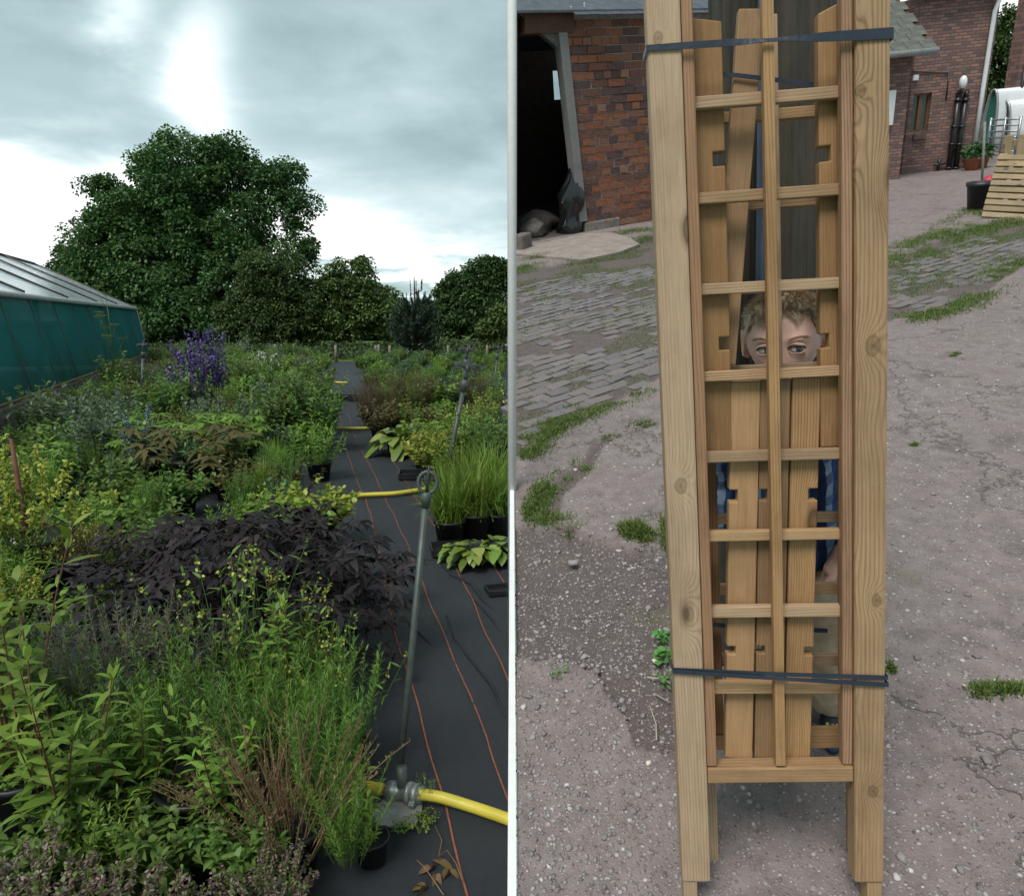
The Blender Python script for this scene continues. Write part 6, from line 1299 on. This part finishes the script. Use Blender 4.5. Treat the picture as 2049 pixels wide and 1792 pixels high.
# --- foreground, left bed
G = 'foreground plants of the left bed'
pp('mound', 330, 1780, .5, 'low green leafy plant in front of the round pot', G); pp('mound', 110, 1790, .6, 'low green leafy plant at the bottom left under the red stems', G); pp('fleecy', 220, 1770, .5, 'low fine leaved plant at the bottom left of the round pot', G)
pp('loosestrife', 70, 1650, 1.12, 'tall red stemmed plant with lance leaves at the left edge', G); pp('loosestrife', 150, 1730, .85, 'red stemmed lance leaved plant low at the bottom left', G); pp('loosestrife', -20, 1560, 1.0, 'lance leaved plant cut by the left edge of the picture', G); pp('loosestrife', 300, 1700, .62, 'single leafy stem rising beside the round black pot', G)
pp('loosestrife', 455, 1690, .58, 'bright lance leaved shoot right of the round black pot', G); pp('loosestrife', 345, 1480, .6, 'lance leaved shoot in front of the dark leaved plant', G); pp('loosestrife', 590, 1480, .75, 'pale lance leaved stem right of the seed heads', G)
for i, (x, y, s, l) in enumerate(((235, 1620, 1.0, 'feathery upright green plant left of the centre foreground'), (385, 1590, 1.12, 'tallest feathery green plant above the round black pot'), (490, 1620, 1.0, 'feathery green plant right of the round black pot'), (600, 1600, 1.12, 'broad feathery plant above the hidden yellow hose'), (690, 1570, 1.05, 'feathery plant beside the path edge at the riser'), (655, 1690, 1.0, 'feathery plant just left of the metal coupling'), (560, 1500, 1.05, 'feathery plant behind the dry twiggy one'), (130, 1520, 1.0, 'feathery plant at the left behind the red stems'), (700, 1760, .75, 'low feathery plant in the bottom corner by the path'), (310, 1560, .8, 'smaller feathery plant between two taller ones'), (40, 1450, .9, 'feathery plant at the left edge in the second row'), (640, 1470, .95, 'feathery plant under the dark leaves by the path'), (450, 1500, .9, 'feathery plant under the yellow seed heads'))): pp('feathery', x, y, s * .84, l, G, None, y < 1600)
for i, (x, y, s, l) in enumerate(((270, 1500, 1.25, 'grey green rosemary mound in the middle of the foreground'), (170, 1480, 1.15, 'rosemary mound left of the larger one'), (370, 1480, 1.15, 'rosemary mound under the dark leaved plant'), (420, 1560, .8, 'small rosemary between the feathery plants'))): pp('rosemary', x, y, s, l, G)
pp('seedheads', 470, 1480, 1.12, 'tall stems with yellowish seed heads before the dark plant', G); pp('seedheads', 560, 1450, .95, 'thin yellow headed stems right of the first clump', G); pp('seedheads', 700, 1545, .8, 'yellow headed stems leaning over the path', G)
pp('drytwigs', 585, 1735, 1.0, 'brown dry twiggy plant at the bottom centre', G); pp('drytwigs', 520, 1690, .75, 'dry twiggy plant behind the larger brown one', G)
pp('oregano', 225, 1985, .75, 'mauve brown flowering mound at the bottom edge', G); pp('oregano', 350, 1975, .65, 'mauve flowering mound right of the first at the bottom', G); pp('oregano', 60, 1960, .85, 'mauve flowering mound in the bottom left corner', G); pp('oregano', 330, 1420, .8, 'brownish flowering herb behind the rosemary', G); pp('oregano', 545, 1860, .55, 'small mauve flowering plant at the bottom centre edge', G)
pp('loosestrife', 745, 1720, .42, 'small lance leaved shoot by the base plate', G)
q = gp(405, 1672); e0 = empty('potted_herb', T(q.x, q.y, 0), 'round black pot with a low mossy herb in the foreground', 'plant pot', G); link('pot', POT_L.copy(), None, e0, T(0, 0, 0, 0, .72)); link('herb', foliage_ball(700, .09, .014, M_bron, 'herb', 4, .25), None, e0, T(0, 0, .17))
pp('fleecy', 120, 1640, .55, 'low fine leaved plant beneath the red stems', G); pp('mound', 480, 1790, .45, 'low leafy plant by the dry twigs at the bottom', G)
# --- the dark plants
pp('baneberry', 520, 1330, 1.0, 'largest purple black leaved plant in the centre of the bed', 'dark leaved plants'); pp('baneberry', 350, 1250, .8, 'purple black plant spreading to the left of the largest', 'dark leaved plants'); pp('baneberry', 585, 1210, .82, 'purple black plant overhanging the path behind the largest', 'dark leaved plants'); pp('baneberry', 625, 1335, .62, 'purple black plant nearest the path edge', 'dark leaved plants'); pp('baneberry', 420, 1350, .65, 'low purple black plant in front of the largest', 'dark leaved plants')
G2 = 'plants of the middle left bed'
pp('thyme', 190, 1200, 1.5, 'golden thyme mound in a black pot left of the dark plant', G2); pp('thyme', 235, 1180, 1.2, 'smaller golden thyme beside the first', G2)
pp('spurge', 55, 1180, 1.35, 'yellow flowered spurge with dark stem at the left edge', G2); pp('spurge', -10, 1120, 1.2, 'yellow flowered spurge cut by the left edge', G2); pp('spurge', 20, 1300, .7, 'low yellow flowered spurge at the far left', G2)
q = gp(70, 1170); m = MB(); m.tube([(q.x, q.y, .15), (q.x - .02, q.y, .45), (q.x - .035, q.y, .85)], [.022, .017, .010], 8); m.tube([(q.x, q.y, .2), (q.x + .1, q.y, .38), (q.x + .3, q.y - .05, .30)], [.014, .010, .005], 6); e0 = empty('angelica_stalk', None, 'thick dark red stalk in a large black pot at the left', 'plant', G2); m.build('stalk', STEMR, e0); link('pot', POT_L, None, e0, T(q.x + .02, q.y, 0, 0, 1.15)); mm = MB(); mm.bbox(-.012, .012, -.001, .001, 0, .07, .0005, T(q.x + .0, q.y - .12, .25, 0, 1, .2)); mm.build('plant_tag', WHT, e0)
for (k, x, y, s, l) in (('gold', 640, 1090, 1.2, 'yellow green plant behind the dark leaves by the path'), ('gold', 570, 1080, 1.0, 'second yellow green plant behind the dark leaves'), ('gold', 205, 1075, .9, 'small yellow variegated plant in the middle of the bed'), ('bronze', 590, 1020, .8, 'brownish low plant edging the path'), ('bronze', 480, 1010, .8, 'brownish low plant left of the path edge'),
    ('rodgersia', 390, 985, 1.25, 'large plant with bronze hand shaped leaves'), ('rodgersiagreen', 330, 950, 1.2, 'large green hand leaved plant left of the bronze one'), ('rodgersiagreen', 450, 935, 1.15, 'large green hand leaved plant right of the bronze one'), ('driedleaves', 205, 1010, 1.0, 'withered brown leaves in the middle of the bed'), ('driedleaves', 455, 1000, 1.1, 'crumpled brown leaves under the hand leaved plants'), ('driedleaves', 340, 1005, 1.0, 'withered brown leaves left of the bronze plant'),
    ('bugloss', 268, 985, 1.25, 'blue flowered spire standing in front of the hand leaves'), ('silver', 190, 960, 1.1, 'grey green plant left of the blue spire'), ('silver', 165, 900, 1.15, 'grey plant rising before the tunnel net'), ('silver', 95, 925, 1.2, 'grey plant near the tunnel blocks'),
    ('larkspur', 385, 850, 1.15, 'tall deep purple flower spires at the centre of the left bed'), ('larkspur', 425, 840, 1.3, 'highest purple flower spires right of the first'), ('larkspur', 365, 865, .8, 'lower purple spires at the left of the clump'), ('umbel', 232, 800, 1.25, 'tall airy umbel plant silhouetted against the tunnel'),
    ('fleecy', 640, 960, 1.0, 'fine leaved plant at the path edge'), ('silver', 545, 845, 1.05, 'silvery leaved plant in the far left bed'), ('silver', 600, 830, 1.0, 'silvery plant right of its neighbour in the left bed'), ('tall', 640, 905, 1.15, 'tall willow leaved plant at the path edge'), ('tall', 600, 900, 1.2, 'tall willow leaved plant behind the path edge'), ('tall', 650, 870, 1.15, 'tall leafy plant further along the path edge'), ('tall', 560, 905, 1.1, 'tall leafy plant left of the willow leaved pair'),
    ('whiteflower', 520, 770, 1.2, 'white flowered plant far up the left bed'), ('whiteflower', 540, 775, 1.2, 'second white flowered plant far up the bed'), ('bronze', 480, 790, 1.4, 'brownish flowering plant beyond the purple spires'), ('bronze', 610, 765, 1.4, 'brownish plant far along the path edge')): pp(k, x, y, s, l, G2)
G_in = 'leafy plants filling the left bed'
def left_ok(x, y):
    # between the tunnel wall and the path
    p = TNI @ Vector((x, y, 0)); pathx = np.interp(y, [1.6, 3.1, 4.5, 6, 10, 17, 26], [-.42, -.72, -1.05, -1.42, -2.42, -4.18, -6.4]); return p.y < -.35 and x < pathx - .22
kinds_near = ['mound', 'fleecy', 'feathery', 'brightmound', 'grassy', 'bluemound']; kinds_far = ['mound', 'tall', 'bluemound', 'fleecy', 'brightmound', 'bronze', 'silver', 'mound']
LBL = dict(mound='mid green leafy plant', fleecy='fine leaved light green plant', feathery='feathery green plant', brightmound='bright green broad leaved plant', grassy='grassy green clump', bluemound='blue green leafy plant', tall='tall leafy green perennial', bronze='bronze tinted leafy plant', silver='silver grey leafy perennial', hosta='broad leaved hosta', gold='yellow green leafy plant', fennel='bronze feathery fennel', loosestrife='upright lance leaved plant')
def where(x, y, left):
    dp = 'near front,' if y < 6 else ('beyond dark plants,' if y < 8 else ('halfway up' if y < 12 else ('two thirds up' if y < 17 else 'far end of')))
    if left: p = -(TNI @ Vector((x, y, 0))).y; w_ = p / (p + abs(x - np.interp(y, [1.6, 3.1, 6, 10, 17, 26], [-.42, -.72, -1.42, -2.42, -4.18, -6.4])) + 1e-6); sd = 'tunnel side' if w_ < .33 else ('middle' if w_ < .68 else 'path side')
    else: w_ = -x / (y * .22 + .1); sd = 'boundary side' if w_ < .4 else ('middle' if w_ < .75 else 'path side')
    return f'{dp} {"left" if left else "right"} bed, {sd}'
y = 3.3
while y < 25.5:
    step = .33 + .030 * y; x = -.5 - rng.random() * .3
    while x > -13.5:
        xx_, yy_ = x + rng.normal(0, .09), y + rng.normal(0, .09); d = (Vector((xx_, yy_, 0)) - CAM).dot(Fv); pxx = CX + FPX * xx_ / d
        if left_ok(xx_, yy_) and pxx > -40 and not (yy_ < 4.3 and 330 < pxx < 720):
            k = str(rng.choice(kinds_near if y < 7 else kinds_far)); plant(k, (xx_, yy_), (.9 + .013 * y) * rng.uniform(.8, 1.12) * (.8 if y < 5.5 else 1), LBL[k] + ' ' + where(xx_, yy_, True), LBL[k] + 's of the left bed', pot=y < 8)
        x -= step
    y += step * .85
# --- right bed
G3 = 'plants along the right of the path'
for (k, x, y, s, l) in (('hosta', 802, 908, 1.5, 'broad leaved light green hosta beside the path'), ('hosta', 850, 900, 1.3, 'second hosta behind the first one'), ('hosta', 905, 885, .9, 'hosta further back near the leaning riser'), ('gold', 870, 965, 1.35, 'golden leaved plant in front of the leaning riser'), ('gold', 920, 955, 1.25, 'golden plant right of the leaning riser'), ('gold', 845, 935, 1.0, 'small golden plant behind the hosta'),
    ('grassy', 900, 1085, 1.25, 'bright grass clump at the front of the right bed'), ('grassy', 950, 1075, 1.4, 'larger grass clump next to the front one'), ('grassy', 995, 1070, 1.3, 'grass clump cut by the boundary at the right'), ('grassy', 930, 1030, 1.3, 'grass clump in the second row of the right bed'), ('grassy', 985, 1020, 1.3, 'grass clump behind the front ones at the right'), ('grassy', 885, 1030, 1.0, 'small grass clump by the path edge'),
    ('hosta', 950, 1128, .72, 'yellowing hosta at the front right corner of the bed'), ('hosta', 1000, 1122, .72, 'hosta beside the boundary at the front of the bed'), ('hosta', 912, 1118, .5, 'small hosta nearest the fabric path'), ('fennel', 770, 850, 1.15, 'bronze fennel overhanging the path edge'), ('fennel', 830, 845, 1.2, 'bronze fennel clump in the right bed'), ('brightmound', 890, 838, 1.25, 'bright leafy plant behind the golden plants'), ('fennel', 950, 835, 1.1, 'bronze fennel farther right in the bed'), ('fennel', 735, 838, .9, 'low bronze fennel at the path side'),
    ('bronze', 760, 880, 1.0, 'brownish plant between fennel and hosta'), ('bronze', 800, 872, 1.0, 'brownish plant behind the hosta'), ('mound', 960, 960, 1.2, 'green leafy plant right of the golden pair'), ('mound', 1000, 940, 1.2, 'green leafy plant near the boundary'), ('seedheads', 985, 985, 1.4, 'tall budded stems among the grass clumps'), ('seedheads', 950, 965, 1.2, 'budded stems behind the grass clumps')): pp(k, x, y, s, l, G3)
def right_ok(x, y):
    pathx = np.interp(y, [3.5, 5.2, 6, 8, 10, 17, 26], [-.30, -.52, -.75, -1.28, -1.78, -3.75, -5.7]); return pathx + .2 < x < -.32
y = 6.3
while y < 25.5:
    step = .36 + .020 * y; x = -.34 - rng.random() * .2
    while x > -6:
        xx_, yy_ = x + rng.normal(0, .08), y + rng.normal(0, .08)
        if right_ok(xx_, yy_):
            k = str(rng.choice(['mound', 'bronze', 'brightmound', 'brightmound', 'fleecy', 'gold'] if y < 11 else ['brightmound', 'mound', 'bluemound', 'fleecy', 'mound'])); plant(k, (xx_, yy_), (.76 + .012 * y) * rng.uniform(.85, 1.1), LBL[k] + ' ' + where(xx_, yy_, False), LBL[k] + 's of the right bed', pot=y < 9)
        x -= step
    y += step * .85
# trays and small things on the fabric
TRAY = plain('black_tray', (.012, .013, .015), .4, .5)
def tray(px, py, rz, s, label):
    q = gp(px, py); m = MB(); m.bbox(-.2, .2, -.14, .14, 0, .012, .004)
    for (a, b, c, d) in ((-.2, .2, -.14, -.128), (-.2, .2, .128, .14), (-.2, -.188, -.128, .128), (.188, .2, -.128, .128)): m.box(a, b, c, d, .008, .07)
    tag(m.build('plant_tray', TRAY, None, T(q.x, q.y, .004, rz, s)), label, 'tray', 'black plant trays')
tray(1003, 1185, .3, .42, 'black plastic tray at the boundary on the fabric'); tray(832, 955, .1, .8, 'black tray under the golden plants'); tray(905, 1105, .2, .7, 'black tray under the front grass clumps'); tray(975, 1118, .0, .75, 'black tray under the front hostas'); tray(700, 800, .0, 1.2, 'dark tray far along the path side')
pp('seedheads', 850, 1612, .16, 'tiny weed sprouting beside the coupling', None, None, False)
for i, (x, y, s, l) in enumerate(((836, 1655, .55, 'low weed growing round the base plate'), (858, 1640, .4, 'small clover weed right of the base plate'), (800, 1662, .35, 'little weed below the base plate'))): q = gp(x, y); tag(link('weed', foliage_ball(110, .085, .02, M_bright, 'weed', 60 + i, .3), None, None, T(q.x, q.y, .02, 0, s)), l, 'weed')
gdl = np.random.default_rng(8)
for i, (x, y, s, l) in enumerate(((880, 1730, 1.0, 'curled dry brown leaf on the fabric near the orange line'), (860, 1742, .8, 'dry brown leaf left of the curled one'), (900, 1742, .7, 'small dry leaf right of the curled one'), (853, 1778, 1.1, 'long dry leaf near the bottom of the path'), (872, 1752, .6, 'crumpled bit of dry leaf in the litter'))):
    q = gp(x, y); b = LB(); n = 3; a = gdl.uniform(0, 6.28, n); A = unit(np.stack([np.cos(a), np.sin(a), np.full(n, .35)], -1)); b.add(np.zeros((n, 3)), A, sides(A, gdl.normal(0, .6, n)), .05, .015, .9, OVATE, gdl.random(n)); tag(link('dry_leaf', b.mesh('dry_leaf', M_dry), None, None, T(q.x, q.y, .006, 0, s)), l, 'leaf', 'dry leaf litter on the path')
m = MB(); m.tube([gp(x, y, .006) for x, y in ((835, 1720), (850, 1735), (868, 1760), (888, 1790))], .0016, 5); m.tube([gp(x, y, .01) for x, y in ((870, 1650), (884, 1680), (878, 1712), (895, 1700), (912, 1725), (925, 1760))], .0012, 5); tag(m.build('fallen_stalk', STEMB), 'thin dry stalk curling over the fabric', 'stalk')
# tree beyond the farmyard
c = yat(2010, 135, 34); e0 = empty('yard_tree', YM @ Matrix.Translation((c.x, c.y, 0)), 'leafy tree beyond the house and gate at the far right', 'tree'); g_ = np.random.default_rng(77); n = 26000; pc = g_.normal(0, 1, (240, 3)); pc = unit(pc) * g_.uniform(.5, 1, (240, 1)) * np.array([2.6, 2.2, 2.3]); pi_ = g_.integers(0, 240, n); P = pc[pi_] + unit(g_.normal(0, 1, (n, 3))) * .5 * g_.random((n, 1)) ** .5 + np.array([.3, 0, c.z]); A = unit(g_.normal(0, 1, (n, 3))); b = LB(); b.add(P, A, sides(A), .17, .06, .2, OVATE, np.clip(g_.normal(.5, .2, n), 0, 1)); link('crown', b.mesh('crown', TG2), None, e0); m = MB(); m.tube([(0, 0, -.5), (.1, 0, c.z * .5), (.3, 0, c.z + 1)], [.25, .2, .05], 8); m.build('trunk', BARK, e0)

# tell look-alike neighbours apart by their order in the row
ORD = ('first', 'second', 'third', 'fourth', 'fifth', 'sixth', 'seventh', 'eighth', 'ninth', 'tenth', 'eleventh', 'twelfth')
same = {}
for o in bpy.data.objects:
    if o.parent is None and 'label' in o and o.get('category') == 'plant': same.setdefault(o['label'], []).append(o)
for lb, os_ in same.items():
    if len(os_) > 1:
        for i, o in enumerate(sorted(os_, key=lambda q: q.matrix_basis.translation.x / q.matrix_basis.translation.y)): o['label'] = lb + ', ' + ORD[min(i, 11)] + ' from left'
